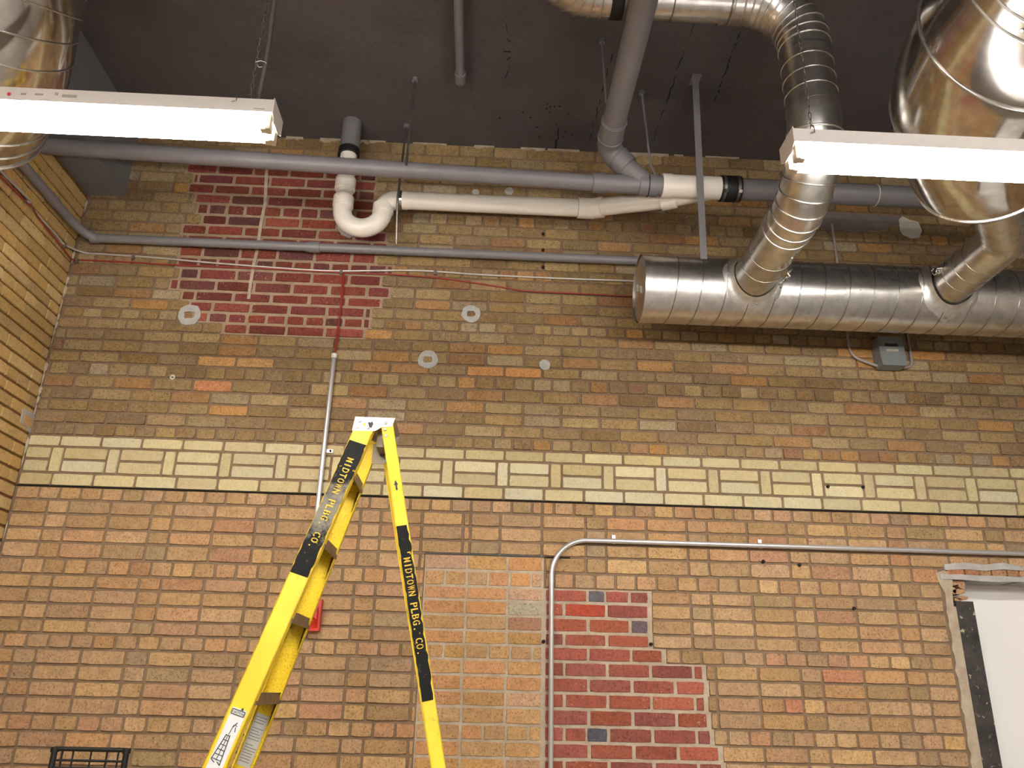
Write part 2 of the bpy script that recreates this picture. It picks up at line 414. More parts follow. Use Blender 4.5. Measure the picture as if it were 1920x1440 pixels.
for i in range(len(zj)-1):
    z0, z1 = zj[i], zj[i+1]
    if i == 0: z0 = CZ/D
    if 29 <= i <= 32 or i == 28: pass
    if i < 28:                                  # above the cream band: header course every fifth
        q = (i-2) % 5
        ph, pi = {0: (.0125, .0253), 1: (.0248, .0508), 2: (-.0006, .0508), 3: (-.0006, .0508), 4: (.0248, .0508)}[q]
        segs = [(XL+.001, XRW, ph, pi, 'tan')]
        if i in red_up:
            a, b_ = red_up[i]; rp = (.0125, .026) if q == 0 else ((.012, .0515) if i % 2 else (-.0135, .0515))
            segs = [(XL+.001, a, ph, pi, 'tan'), (a, b_, rp[0], rp[1], 'red'), (b_, XRW, ph, pi, 'tan')]
        for lo, hi, p_, d_, kd in segs:
            if i <= 7 and kd == 'tan' and lo < -.52: lo = -.5735
            xs = run(lo, hi, p_, d_)
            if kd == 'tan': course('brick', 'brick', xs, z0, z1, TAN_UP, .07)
            else:
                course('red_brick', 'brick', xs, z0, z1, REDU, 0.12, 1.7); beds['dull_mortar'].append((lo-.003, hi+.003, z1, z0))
    elif i in (28, 31):                         # cream band, plain courses
        course('cream_brick', 'smooth_brick', run(XL+.001, XRW, .0278, .0511), z0, z1, CREAM, 0.05)
    elif i in (29, 30):
        if i == 29:
            vx = [-.5421+.0700*k for k in range(8)] + [.0183+.0679*k for k in range(20)]
            zt, zm, zb = zj[29], zj[30], zj[31]; prev = XL+.001
            for v in vx:
                if v > XRW: break
                for a, b_ in ((zt, zm), (zm, zb)):
                    if v-prev > .006:
                        bricks.append(('cream_brick', 'S' if v-prev > .036 else 'H', 'smooth_brick', (prev+JT)*D, (v-JT)*D, (b_+JT)*D, (a-JT)*D, jcol(random.choice(CREAM), .05)))
                bricks.append(('cream_brick', 'V', 'smooth_brick', (v+JT)*D, (v+.0155-JT)*D, (zb+JT)*D, (zt-JT)*D, jcol(random.choice(CREAM), .05)))
                prev = v+.0155
    else:                                       # below the band: header course, then four aligned courses
        q = (i-32) % 5
        hi_all = XRW if i < 36 else OX0/D-.004
        left_hi = -.0121 if i < 36 else PX0
        if q == 0: L = run(XL+.001, left_hi, .0133, .0254)
        else: L = hss(XL+.001, left_hi, -.4038)
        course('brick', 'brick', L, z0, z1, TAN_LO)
        if i < 36:
            course('brick', 'brick', run(-.0121, .0772, .0133, .0254) if q == 0 else [-.0121, .0249, .0772], z0, z1, TAN_LO)
            rlo = .0772
        else:
            px = run(PX0, PX1, -.0400+random.uniform(-.003, .003), .0262) if q == 0 else [PX0, -.0144+random.uniform(-.0012, .0012), .0365+random.uniform(-.0012, .0012), PX1]
            course('brick', 'brick', px, z0, z1, PATCH, .06, 1.05); beds['light_mortar'].append((PX0, PX1+.001, z1, z0))
            rlo = RLX
        if i in red_lo_right or i > 49:
            rr = red_lo_right.get(i, .288)
            ph = .0823 if (i-38) % 2 == 0 else .1048
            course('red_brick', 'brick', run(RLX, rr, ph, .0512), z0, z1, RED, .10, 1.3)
            beds['light_mortar'].append((RLX-.0015, rr+.004, z1, z0)); rlo = rr+.003
        if q == 0: R_ = run(rlo, hi_all, .2690, .0253)
        else: R_ = hss(rlo, hi_all, .2592)
        course('brick', 'brick', R_, z0, z1, TAN_LO)
        if i >= 36: course('brick', 'brick', run(.905, XRW, .2690, .0253) if q == 0 else hss(.905, XRW, .2592), z0, z1, TAN_LO)

for mk in beds:
  mbed = MB()
  for a, b_, z1, z0 in beds[mk]: mbed.box((a*D, D+0.0045, z1*D), (b_*D, MY+0.01, z0*D))
  bed = mbed.build('mortar_bed', mk, wall); bed['label'] = 'pale mortar between the red and infill bricks'

# bricks of a colour of their own, some cut short
def special(px, py, col, half=None):
    q = P(px, py)
    for i, b_ in enumerate(bricks):
        if b_[3] <= q.x <= b_[4] and b_[5]-.004 <= q.z <= b_[6]+.004:
            if half is None: bricks[i] = b_[:7]+(lin(col),); return
            x0, x1 = max(b_[3], P(px-half, py).x), min(b_[4], P(px+half, py).x); g = JT*D*1.2
            if x0-b_[3] < .03: x0 = b_[3]
            if b_[4]-x1 < .03: x1 = b_[4]
            new = []
            if x0 > b_[3]: new.append(b_[:1]+('H' if x0-b_[3] < .14 else 'S',)+b_[2:4]+(x0-g,)+b_[5:])
            new.append(b_[:1]+('H' if x1-x0 < .14 else 'S',)+b_[2:3]+(x0, x1)+b_[5:7]+(lin(col),))
            if x1 < b_[4]: new.append(b_[:1]+('H' if b_[4]-x1 < .14 else 'S',)+b_[2:3]+(x1+g,)+b_[4:])
            bricks[i:i+1] = new; return
special(465, 592, (206, 112, 56)); special(900, 697, (204, 146, 92)); special(985, 699, (206, 148, 90)); special(425, 722, (198, 136, 92))
special(985, 1143, (182, 172, 142)); special(985, 1170, (168, 124, 96)); special(1118, 1119, (104, 98, 102), 16); special(1202, 1174, (110, 92, 96), 18)
special(1118, 1378, (84, 84, 92), 17); special(620, 541, (84, 72, 66), 30); special(510, 547, (120, 66, 56)); special(400, 385, (110, 66, 60), 20)
special(378, 404, (150, 104, 76)); special(500, 676, (196, 150, 98)); special(415, 676, (204, 156, 100)); special(1065, 1148, (178, 78, 54))
special(250, 1395, (196, 146, 108)); special(1600, 1262, (184, 128, 96)); special(1490, 1322, (188, 128, 98), 18)
# the 300 plain bricks that show largest are pieces of their own, the others one part
def inframe(b_):
    x = (b_[3]+b_[4])/2; z = (b_[5]+b_[6])/2; v = Vector((x, D, z)); c = v.dot(fwd)
    px = 960+F*v.dot(rt)/c; py = 720-F*v.dot(up)/c
    return -40 < px < 1960 and -40 < py < 1470, c
plainb = [b_ for b_ in bricks if b_[0] == 'brick']
vis = sorted([b_ for b_ in plainb if inframe(b_)[0]], key=lambda b_: -(b_[4]-b_[3])*(b_[6]-b_[5])/inframe(b_)[1]**2)
single = set(id(b_) for b_ in vis[:300])
fieldm = MB()
for b_ in bricks:
    if b_[0] != 'brick' and inframe(b_)[0] or id(b_) in single: put_brick(*b_, wall)
    else:
        L = b_[4]-b_[3]; h = b_[6]-b_[5]; v, f = brick_mesh('x', L, h, None); y = D+random.uniform(-0.0015, 0.002)
        fieldm.add([(x+(b_[3]+b_[4])/2, yy+y, z+(b_[5]+b_[6])/2) for x, yy, z in v], f, False, b_[7])
fo = fieldm.build('brick_courses', 'brick_attr', wall, attr=True); fo['kind'] = 'stuff'

# ---- left wall: smooth ochre bricks
left = struct('wall_left', MB().box((LX-0.25, YB, -H), (LX-0.008, MY+0.2, CZ)), 'left_mortar')
leftm = MB(); zs = [z*D for z in zj]
off = 0
for i in range(len(zs)-1):
    z0, z1 = zs[i], zs[i+1]
    if z0 > 2.60: continue
    y = D-0.004-(0.1 if i % 2 else 0.2)*(0.5+0.5*((i*7) % 3)/2); ys = [D-0.003]
    while y > 0.4:
        ys.append(y); y -= 0.208 if i % 6 else 0.104
    for a, b_ in zip(ys[:-1], ys[1:]):
        if a-b_ < 0.02: continue
        c = jcol(random.choice(LEFT), .05)
        if a > 2.95 and z0 > 0.45:
            kd = 'S' if a-b_ > .14 else 'H'
            put_brick('brick', kd, 'smooth_brick', b_+.003, a-.003, z1+.0045, z0-.0045, c, left, y=LX, turn=1)
        else:
            v, f = brick_mesh('x', a-b_-.006, z0-z1-.009, None, .0008)
            leftm.add([(LX-yy, x+(a+b_)/2, z+(z0+z1)/2) for x, yy, z in v], f, False, c)
lo_ = leftm.build('brick_courses', 'brick_attr', left, attr=True); lo_['kind'] = 'stuff'

# grey concrete beam along the top of the left wall
struct('trim_1', MB().box((LX-0.02, -5.9, 2.585), (-2.09, D+0.02, CZ)), 'grey_paint2')

# ---- ceiling joints, cracks
ck = MB()
def crack(pts, wd):
    q = [Vector(p) for p in pts]
    for a, b_ in zip(q[:-1], q[1:]):
        if random.random() < 0.3: continue
        d = (b_-a); n = Vector((-d.y, d.x, 0)).normalized()
        a2 = a+n*random.uniform(-.006, .006); b2 = b_+n*random.uniform(-.006, .006); wdt = wd*random.uniform(.3, 1.1)
        ck.poly([a2+n*wdt, b2+n*wdt, b2-n*wdt, a2-n*wdt], (0, 0, 0.003))
for (a, b_) in (((1310, 18), (1225, 262)), ((1150, 92), (1105, 268)), ((1388, 60), (1340, 190))):
    A, B = PZ(*a, CZ-0.001), PZ(*b_, CZ-0.001); crack([A.lerp(B, k/22) for k in range(23)], .0035)
crack([PZ(x, y, CZ-.001) for x, y in ((950, 45), (953, 62), (951, 72), (956, 80), (944, 96), (958, 97), (957, 108), (950, 112))], .004)
crack([PZ(x, y, CZ-.001) for x, y in ((955, 120), (953, 134), (946, 146))], .003)
crack([PZ(x, y, CZ-.001) for x, y in ((1047, 240), (1045, 262), (1043, 278))], .006)
for k in range(16):
    q = PZ(random.uniform(930, 1120), random.uniform(195, 262), CZ-.001); ck.poly([q+Vector((.008*math.cos(t)*random.uniform(.4, 1.2), .008*math.sin(t), 0)) for t in (0, 1.2, 2.4, 3.6, 5)], (0, 0, .003))
cko = ck.build('crack', 'crack', ceiling); cko['label'] = 'dark cracks and board joints in the ceiling paint'
rg = MB()                                       # ragged mortar line where wall meets ceiling
x = -1.95
while x < 2.4:
    wdt = random.uniform(.05, .22); h = random.uniform(.006, .03)
    if random.random() < .75:
        pts = [(x+wdt*k/6, D-0.006, CZ-h*random.uniform(.4, 1.2)) for k in range(7)]
        rg.poly(pts+[(x+wdt, D-.006, CZ), (x, D-.006, CZ)], (0, .012, 0))
    x += wdt*random.uniform(.9, 1.3)
rgo = rg.build('mortar_smear', 'light_mortar', wall); rgo['label'] = 'ragged pale mortar line along the ceiling'

# ---- marks on the wall
def octo(px, py, rad, hole, mat='grey_mortar'):
    c = P(px, py, D-0.0035); mb = MB(); n = 16
    o_ = [rad*(1+random.uniform(-.07, .07)) for k in range(n)]
    ang = [2*math.pi*(k+.5)/n for k in range(n)]
    outer = [c+Vector((o_[k]*math.cos(ang[k]), 0, o_[k]*math.sin(ang[k]))) for k in range(n)]
    if not hole: mb.poly(outer, (0, .007, 0))
    else:
        def sq(a):
            m_ = hole/max(abs(math.cos(a)), abs(math.sin(a))); m_ *= 1+random.uniform(-.12, .12)
            return c+Vector((m_*math.cos(a), 0, m_*math.sin(a)*.75))
        inner = [sq(a) for a in ang]; off_ = Vector((0, .007, 0))
        v = outer+inner+[p+off_ for p in outer]+[p+off_ for p in inner]
        f = []
        for k in range(n):
            j = (k+1) % n; f += [(k, j, n+j, n+k), (k, 2*n+k, 2*n+j, j), (n+k, n+j, 3*n+j, 3*n+k)]
        mb.add(v, f)
    o = mb.build('mortar_patch', mat, wall); return o
octo(355, 590, .062, .027); octo(883, 588, .053, .022); octo(802, 674, .053, .023); octo(1021, 684, .030, 0)
octo(323, 707, .014, .006, 'white_mortar')
octo(955, 358, .026, 0); octo(892, 360, .02, 0)
def blob(name, pts, mat, y, th=.006):
    return MB().poly([P(a, b_, y) for a, b_ in pts], (0, th, 0)).build(name, mat, wall)
o = blob('plaster_patch', [(1685, 412), (1692, 405), (1705, 412), (1722, 416), (1729, 432), (1724, 445), (1708, 447), (1694, 440), (1688, 430)], 'white_mortar', D-.004)
o = blob('grey_paint_patch', [(1530, 396), (1560, 398), (1620, 401), (1690, 405), (1694, 414), (1686, 421), (1668, 424), (1655, 431), (1630, 432), (1600, 436), (1575, 431), (1552, 433), (1540, 424), (1528, 410)], 'wall_paint', D-.003)
# steel lintel above the infill panel
lt = MB().box((-.0665*D, D-.004, .1553*D), (.0800*D, D+.01, .1572*D)).build('steel_lintel', 'dark_steel', wall)
MB().box((.0815*D, D-.002, .1550*D), (.112*D, D+.01, .1562*D)).build('dark_joint', 'hole', wall)
# dark strip standing in for the shadow line below the cream band
MB().box((XL*D, D-.003, .2242*D), (XRW*D, D+.012, .2255*D)).build('band_shadow', 'hole', wall)
# broken hole around the trap
hp = [P(a, b_, D-.004) for a, b_ in ((632, 415), (640, 408), (655, 412), (668, 424), (672, 438), (655, 446), (640, 440), (633, 428))]
MB().poly(hp, (0, .006, 0)).build('broken_hole', 'grey_mortar', wall)
dp = [(500, 318), (497, 380), (489, 420), (482, 470), (475, 498), (470, 530), (466, 560)]
MB().poly([P(a+3, b_, D-.003) for a, b_ in dp]+[P(a-3, b_, D-.003) for a, b_ in dp[::-1]], (0, .004, 0)).build('mortar_drip', 'light_mortar', wall)
# bolts and plugs
for px, py in ((1018, 440), (1018, 470), (1018, 502), (1019, 1203), (1220, 1208), (1551, 913), (1617, 914), (1430, 1053), (1600, 1141), (1498, 1060)):
    c = P(px, py, D+.004); MB().disc(c, (0, -1, 0), .0085, .012, 10).build('wall_plug', 'hole', wall)
# repaired brick on the left wall
lp = [PX(a, b_, LX+.003) for a, b_ in ((44, 766), (60, 773), (74, 788), (66, 806), (56, 812), (50, 800), (38, 793))]
MB().poly(lp, (-.006, 0, 0)).build('mortar_patch', 'grey_mortar', left)
lp = [PX(a, b_, LX+.005) for a, b_ in ((48, 777), (61, 786), (59, 803), (44, 793))]
o = MB().poly(lp, (-.006, 0, 0)).build('patch_brick', 'smooth_brick', left); o.color = lin((206, 160, 104))
# ragged pale mortar running down the corner
cm = MB(); z = 2.55
while z > -0.6:
    h = random.uniform(.03, .1); wv = random.uniform(.003, .012)
    if random.random() < .7: cm.poly([(LX, D-.003, z), (LX+wv, D-.003, z-h*.2), (LX+wv*.8, D-.003, z-h*.7), (LX, D-.003, z-h), (LX, D-wv, z-h*.6), (LX, D-wv, z-h*.3)], (.001, .002, 0))
    z -= h
cm.build('corner_mortar', 'light_mortar', wall)

# ---- opening at the right: board, steel jamb, broken edge, lintel course
door = struct('door_1', MB().box((2.36, D+0.14, -H), (3.62, D+0.18, OZ1+.02)), 'white_paint')
jamb = MB()
jx0, jx1 = 2.358, 2.446
jamb.box((jx0, D-0.004, -H), (jx1, D+0.008, .466)); jamb.box((jx1-.01, D+.008, -H), (jx1, D+.15, .466))
tag(jamb.build('trim_2', 'dark_steel'), kind='structure')
eg = MB()
def jag(x0, x1, z0, z1, y0, y1, n, j):
    lft = [(x0+random.uniform(-j, j), z1+(z0-z1)*k/n) for k in range(n+1)]
    rgt = [(x1+random.uniform(-j, j)*.6, z0+(z1-z0)*k/n) for k in range(n+1)]
    eg.poly([(a, y0, b_) for a, b_ in lft+rgt], (0, y1-y0, 0))
jag(OX0-.008, jx0+.002, .44, -H, D+.001, D+.04, 60, .006)
eg.poly([(OX0-.035, D-.002, .60), (OX0+.01, D-.004, .615), (OX0+.05, D-.002, .595), (OX0+.045, D, .55), (OX0+.035, D, .49), (OX0+.03, D, .43), (OX0-.005, D, .44), (OX0+.0, D, .50), (OX0-.02, D, .545)], (0, .05, 0))
ego = eg.build('broken_mortar_edge', 'light_mortar', wall)
rub = MB()
for cx, cz, sx, sz in ((2.375, .565, .03, .022), (2.418, .555, .022, .03), (2.40, .515, .035, .014), (2.41, .485, .034, .012), (2.372, .52, .012, .02), (2.385, .475, .02, .01)):
    rub.poly([(cx+sx*math.cos(t)*random.uniform(.8, 1.1), D+.02, cz+sz*math.sin(t)*random.uniform(.8, 1.1)) for t in [k*.785 for k in range(8)]], (0, .1, 0))
rub.build('rubble_brick', 'brick', wall).color = lin((190, 150, 112))
mo = MB()
def strip(pts_top, pts_bot, y0, y1): mo.poly([(a, y0, b_) for a, b_ in pts_top]+[(a, y0, b_) for a, b_ in pts_bot[::-1]], (0, y1-y0, 0))
xs = [2.33+.1*k for k in range(14)]
strip([(x, .652+random.uniform(-.008, .008)) for x in xs], [(x, .622+random.uniform(-.006, .006)) for x in xs], D-.006, D+.02)
strip([(x-.03, .592+random.uniform(-.006, .006)) for x in xs], [(x-.03, .566+random.uniform(-.006, .006)) for x in xs], D-.006, D+.15)
o = mo.build('lintel_mortar', 'grey_mortar', wall)
x = 2.335
while x < 3.6:
    L = random.uniform(.045, .095)
    put_brick('brick', 'H', 'brick', x, x+L, .592, .627, jcol(random.choice([(190, 138, 100), (176, 116, 84), (200, 152, 104)]), .08), wall, y=D-.002); x += L+.006
# lintel board soffit
MB().box((2.30, D+.01, .568), (3.6, D+.2, .60)).build('lintel', 'dark_steel', wall)

# ================================================================ DRAIN PIPES
def pipe_thing(name, label, loc, cat='pipe', group=None): return thing(name, loc, label, cat, group)
Y1, Z1 = 3.50, 2.467
t = pipe_thing('drain_pipe', 'long grey painted drain pipe running along the brick wall to a wye', (-2.28, Y1, Z1))
MB().tube([(-2.29, Y1, Z1+.072), (.53, Y1, Z1)], .0425, 24).build('pipe', 'grey_paint', t)
wy = MB(); wy.tube([(.515, Y1, Z1), (.575, Y1, Z1)], .0515, 24); wy.tube([(.57, Y1, Z1), (.80, Y1, Z1)], .0475, 24); wy.tube([(.755, Y1, Z1), (.835, Y1, Z1)], .0585, 24)
wy.tube([(.66, Y1-.02, Z1+.115), (.80, Y1, Z1)], [.056, .056], 24)
wy.build('wye_fitting', 'grey_paint', t)
MB().tube([(.82, Y1, Z1), (.89, Y1, Z1)], .053, 24).build('pipe_stub', 'grey_paint', t)
for x_, r_, w_ in ((.572, .0478, .003), (.802, .0588, .0025)): MB().ring((x_, Y1, Z1), (1, 0, 0), r_, w_).build('joint_line', 'crack', t)

t = pipe_thing('ceiling_drain_pipe', 'thick grey drain pipe under the ceiling dropping into the wye', (.585, 3.4, 2.65))
XD, ZD = .592, 2.66
e0 = Vector((XD, 3.40, ZD)); e1 = Vector((XD+.015, 3.50, ZD-.03))
pth = fillet([(XD, -5.9, ZD), (XD, 3.47, ZD), (XD+.13, Y1-.02, Z1+.085), (XD+.2, Y1-.02, Z1+.06)], [.08, .02], 8)
MB().tube([(XD, -5.95, ZD), (XD, 3.36, ZD)], .057, 24).build('pipe', 'grey_paint', t)
MB().tube(fillet([(XD, 3.24, ZD), (XD, 3.47, ZD), (XD+.105, Y1-.02, Z1+.09)], .07, 10), .0625, 24).build('elbow', 'grey_paint', t)
for c_, a_, r_, w_ in (((XD, 3.25, ZD), (0, 1, 0), .0625, .003), ((XD, 3.37, ZD), (0, 1, 0), .064, .004), ((XD+.055, 3.475, Z1+.140), (.105, 0, -.10), .063, .004)): MB().ring(c_, a_, r_, w_).build('hub_ring', 'grey_paint', t)

t = pipe_thing('white_pipe_coupling', 'white plastic wye fitting joined to a black rubber sleeve', (1.0, Y1, Z1), 'pipe fitting')
cp = MB(); cp.tube([(.873, Y1, Z1), (.925, Y1, Z1)], .0645, 28); cp.tube([(.92, Y1, Z1), (1.185, Y1, Z1)], .0605, 28)
cp.tube([(.90, 3.60, Z1-.012), (1.14, Y1+.02, Z1)], [.052, .05], 24)
cp.build('body', 'pvc', t)
MB().tube([(.895, 3.612, Z1-.012), (.97, 3.582, Z1-.01)], .058, 24).build('branch_hub', 'pvc', t)
t2 = pipe_thing('rubber_coupling', 'black rubber sleeve clamped with two steel bands', (1.23, Y1, Z1), 'coupling')
MB().tube([(1.178, Y1, Z1), (1.184, Y1, Z1), (1.278, Y1, Z1), (1.284, Y1, Z1)], [.066, .068, .068, .066], 28).build('sleeve', 'rubber', t2)
for x in (1.194, 1.266):
    cb = MB().tube([(x-.007, Y1, Z1), (x+.007, Y1, Z1)], .0695, 28).build('clamp_band', 'dull_steel', t2)
    MB().obox((x, Y1-.055, Z1-.046), ((1, 0, 0), (0, 1, 1), (0, 1, -1)), (.009, .012, .008)).build('clamp_screw', 'chrome', cb)
t = pipe_thing('outlet_drain_pipe', 'thick grey drain pipe beyond the black rubber sleeve', (1.28, Y1, Z1))
MB().tube([(1.28, Y1, Z1), (XR-.01, Y1, Z1)], .0565, 24).build('pipe', 'grey_paint', t)
MB().ring((2.00, Y1, Z1), (1, 0, 0), .0568, .002).build('drip_line', 'pvc', t)

# riser, trap and branch in white plastic
Y2, Z2, XT = 3.84, 2.535, -.822
t = pipe_thing('trap_riser', 'short grey stub pipe dropping from the ceiling above the white trap', (XT, Y2, 2.83))
MB().tube([(XT, Y2, 2.83), (XT, Y2, CZ+.02)], .054, 24).build('pipe', 'grey_paint', t)
MB().tube([(XT, Y2, 2.815), (XT, Y2, 2.855)], .060, 24).build('rubber_collar', 'rubber', t)
t = pipe_thing('white_trap_pipe', 'glossy white plastic trap with long horizontal pipe under the grey drain', (XT, Y2, 2.34))
tr = .0485
MB().tube([(XT, Y2, 2.56), (XT, Y2, 2.825)], tr-.002, 24).build('riser_pipe', 'pvc', t)
for za, zb in ((2.585, 2.655), (2.475, 2.535)): MB().tube([(XT, Y2, za), (XT, Y2, zb)], .0565, 28).build('coupling', 'pvc', t)
XB = -.600
up_ = []
up_ += [(XT, Y2, 2.53), (XT, Y2, 2.46)]
c_ = ((XT+XB)/2, Y2, 2.455); Rr = (XB-XT)/2
for k in range(0, 19):
    a = math.pi+math.pi*k/18; up_.append((c_[0]+Rr*math.cos(a), Y2, c_[2]+Rr*math.sin(a)*.98))
up_ += [(XB, Y2, 2.47)]
MB().tube(up_, .0515, 24).build('trap_bend', 'pvc', t)
MB().tube([(XB, Y2, 2.450), (XB, Y2, 2.495)], .0575, 28).build('trap_hub', 'pvc', t)
MB().tube(fillet([(XB, Y2, 2.455), (XB, Y2, Z2), (-.47, Y2, Z2)], .075, 10), .0525, 24).build('elbow', 'pvc', t)
MB().tube([(-.51, Y2, Z2), (.50, Y2, Z2)], .0495, 24).build('pipe', 'pvc', t)
hb = MB(); hb.tube([(.478, Y2, Z2), (.575, Y2, Z2)], .0575, 28)
hb.tube([(.56, Y2, Z2), (.615, Y2-.03, Z2-.008)], .0575, 28); hb.build('hub', 'pvc', t)
MB().tube([(.575, Y2-.008, Z2), (.94, 3.60, Z1-.010)], .0495, 24).build('slanted_pipe', 'pvc', t)
for x_, r_, w_ in ((.479, .0565, .002), (.568, .0578, .0015)): MB().ring((x_, Y2, Z2), (1, 0, 0), r_, w_).build('joint_line', 'decal', t)

# small pipe round the corner
Y3, Z3, X3 = 3.945, 2.275, LX+.04
t = pipe_thing('small_supply_pipe', 'slim grey pipe turning the corner low on the brick wall', (0, Y3, Z3))
MB().tube(fillet([(X3, -5.9, Z3+.035), (X3, 3.8, Z3+.035), (X3+.05, Y3, Z3), (1.9, Y3, Z3)], [.10, .10], 8), .0245, 18).build('pipe', 'grey_paint', t)
cpl = MB(); xc = P(590, 463, Y3).x
cpl.tube([(xc-.03, Y3, Z3), (xc+.03, Y3, Z3)], .0315, 18); cpl.tube([(xc-.045, Y3, Z3), (xc-.03, Y3, Z3)], .029, 18); cpl.build('coupling', 'grey_paint', t)
MB().tube([(X3, 3.60, Z3+.035), (X3, 3.67, Z3+.035)], .028, 18).build('coupling', 'grey_paint', t)
xe = P(172, 441, Y3).x
MB().tube([(xe, Y3, Z3), (xe+.045, Y3, Z3)], .0295, 18).build('coupling', 'grey_paint', t)

t = pipe_thing('capped_ceiling_pipe', 'thin grey capped pipe running flat against the dark ceiling', (-.19, 3.4, 2.99))
q = PZ(863, 150, 2.985)
MB().tube([(q.x, -5.9, 2.985), (q.x, q.y, 2.985)], .0225, 16).build('pipe', 'grey_paint', t)
MB().tube(fillet([(q.x, q.y-.05, 2.985), (q.x, q.y+.015, 2.985), (q.x, q.y+.015, CZ+.01)], .02, 6), .029, 16).build('elbow_cap', 'grey_paint', t)

# ---- hangers
def rod(name, label, pts, r, mat='dull_steel', clamp=None):
    t = thing(name, Vector(pts[0]), label, 'pipe hanger', 'pipe hangers below the ceiling')
    MB().tube(pts, r, 8).build('rod', mat, t)
    a = Vector(pts[0]); MB().tube([a, a-Vector((0, 0, .02))], .016, 10).build('ceiling_nut', 'grey_paint2', t)
    if clamp:
        cx, cy, cz, cr, cm = clamp
        MB().tube([(cx+.013*s_, cy, cz) for s_ in (-1, 1)], cr, 28, caps=False).build('clamp', cm, t)
    return t
q = PZ(778, 140, CZ); rod('hanger_rod', 'thin rod holding the long grey drain pipe beside the white trap', [(q.x, Y1-.045, CZ), (q.x-.01, Y1-.05, Z1+.02)], .006, 'dull_steel', (q.x-.01, Y1, Z1+.026, .046, 'grey_paint'))
q = PZ(762, 232, CZ)
t = rod('hanger_rod', 'bright rod and strap holding the white trap pipe against the wall', [(q.x, Y2, CZ), (q.x-.005, Y2-.055, Z2+.03), (q.x-.008, Y2-.058, Z2-.02), (q.x-.01, 3.905, Z3+.02)], .0065, 'dull_steel', (q.x, Y2, Z2, .0535, 'chrome'))
MB().tube([(q.x-.022, Y3, Z3), (q.x+.004, Y3, Z3)], .027, 18).build('pipe_clip', 'grey_paint', t)
q = PZ(1205, 165, CZ); rod('hanger_rod', 'thin rod and strap holding the grey wye fitting', [(q.x, Y1-.03, CZ), (q.x+.025, Y1-.045, Z1+.10), (q.x+.045, Y1-.06, Z1+.02)], .006, 'grey_paint', (.835, Y1, Z1, .061, 'grey_paint'))
rod('hanger_rod', 'thin dark rod beside the thick ceiling drain pipe', [(XD-.075, 3.12, CZ), (XD-.06, 3.12, ZD)], .006, 'grey_paint', None)
q = PZ(1305, 145, CZ)
t = thing('hanger_strap', (q.x, 3.36, CZ), 'flat grey steel strap hanging from ceiling past the white coupling', 'pipe hanger', 'pipe hangers below the ceiling')
a = Vector((q.x, 3.36, CZ)); b_ = Vector((q.x+.012, 3.475, 2.03)); dd = (b_-a).normalized()
MB().obox((a+b_)/2, (dd, (1, 0, 0), dd.cross(Vector((1, 0, 0)))), ((b_-a).length/2, .017, .0025)).build('strap', 'grey_paint', t)
MB().box((q.x-.025, 3.32, CZ-.006), (q.x+.025, 3.40, CZ)).build('ceiling_foot', 'grey_paint', t)

# ================================================================ SHEET METAL DUCTS
DY, DZ, DR, DX0 = 3.62, 1.925, .172, .765
t = thing('spiral_duct', (DX0, DY, DZ), 'large horizontal silver spiral duct running along the brick wall', 'duct')
n_ = 40
MB().tube([(DX0, DY, DZ), (XR-.01, DY, DZ)], DR, 64, caps=False).build('shell', 'galv', t)
hx = MB(); turns = int((XR-DX0)/.122); pts = []
for k in range(turns*40):
    a = -2*math.pi*k/40+2.2; pts.append((DX0+.055+.122*k/40, DY+(DR+.0005)*math.cos(a), DZ+(DR+.0005)*math.sin(a)))
hx.tube(pts, .0028, 6); hx.build('spiral_seam', 'galv_dark', t)
ec = MB(); ec.disc((DX0+.004, DY, DZ), (1, 0, 0), DR-.004, .004, 48); ec.tube([(DX0-.004, DY, DZ), (DX0+.03, DY, DZ)], DR+.0015, 64, caps=False); eco = ec.build('end_cap', 'galv', t)
for dy, dz in ((.05, .03), (-.03, -.02)): MB().box((DX0-.006, DY+dy-.004, DZ+dz-.02), (DX0+.004, DY+dy+.004, DZ+dz+.02)).build('label_tab', 'decal', t)
MB().disc((DX0+.02, DY-.10, DZ-.142), (0, -.58, -.82), .004, .004, 8).build('screw', 'chrome', t)

def saddle(bx, bz, r, flange):
    mb = MB(); n = 40; rings = []
    for rr, lift in ((r+.004, .035), (r+.012, .012), (r+.024, .0025), (flange, .0022), (flange+.001, .0)):
        rg_ = []
        for k in range(n):
            a = 2*math.pi*k/n; w_ = rr*(1+(.03*math.sin(7*a) if rr >= flange else 0))
            dx, dz = w_*math.cos(a), w_*math.sin(a); dz = max(-DR*.995, min(DR*.995, dz+bz-DZ))
            y = DY-math.sqrt(max(0.0, DR*DR-dz*dz))
            rg_.append((bx+dx, y-lift, DZ+dz))
        rings.append(rg_)
    v = [p for r_ in rings for p in r_]; f = []
    for i in range(len(rings)-1):
        for k in range(n): f.append((i*n+k, i*n+(k+1) % n, (i+1)*n+(k+1) % n, (i+1)*n+k))
    return mb.add(v, f, True)
def gores(t, name, mat, path, R, step, r=.0032, n=40):
    q = resample(path, step)
    for i in range(1, len(q)-1): MB().ring(q[i], q[i+1]-q[i-1], R+.0005, r, n, 6).build(name, mat, t)
def bolt_set(t, pts, mat='chrome'):
    for c, n__ in pts: MB().disc(c, n__, .0045, .004, 8).build('screw', mat, t)

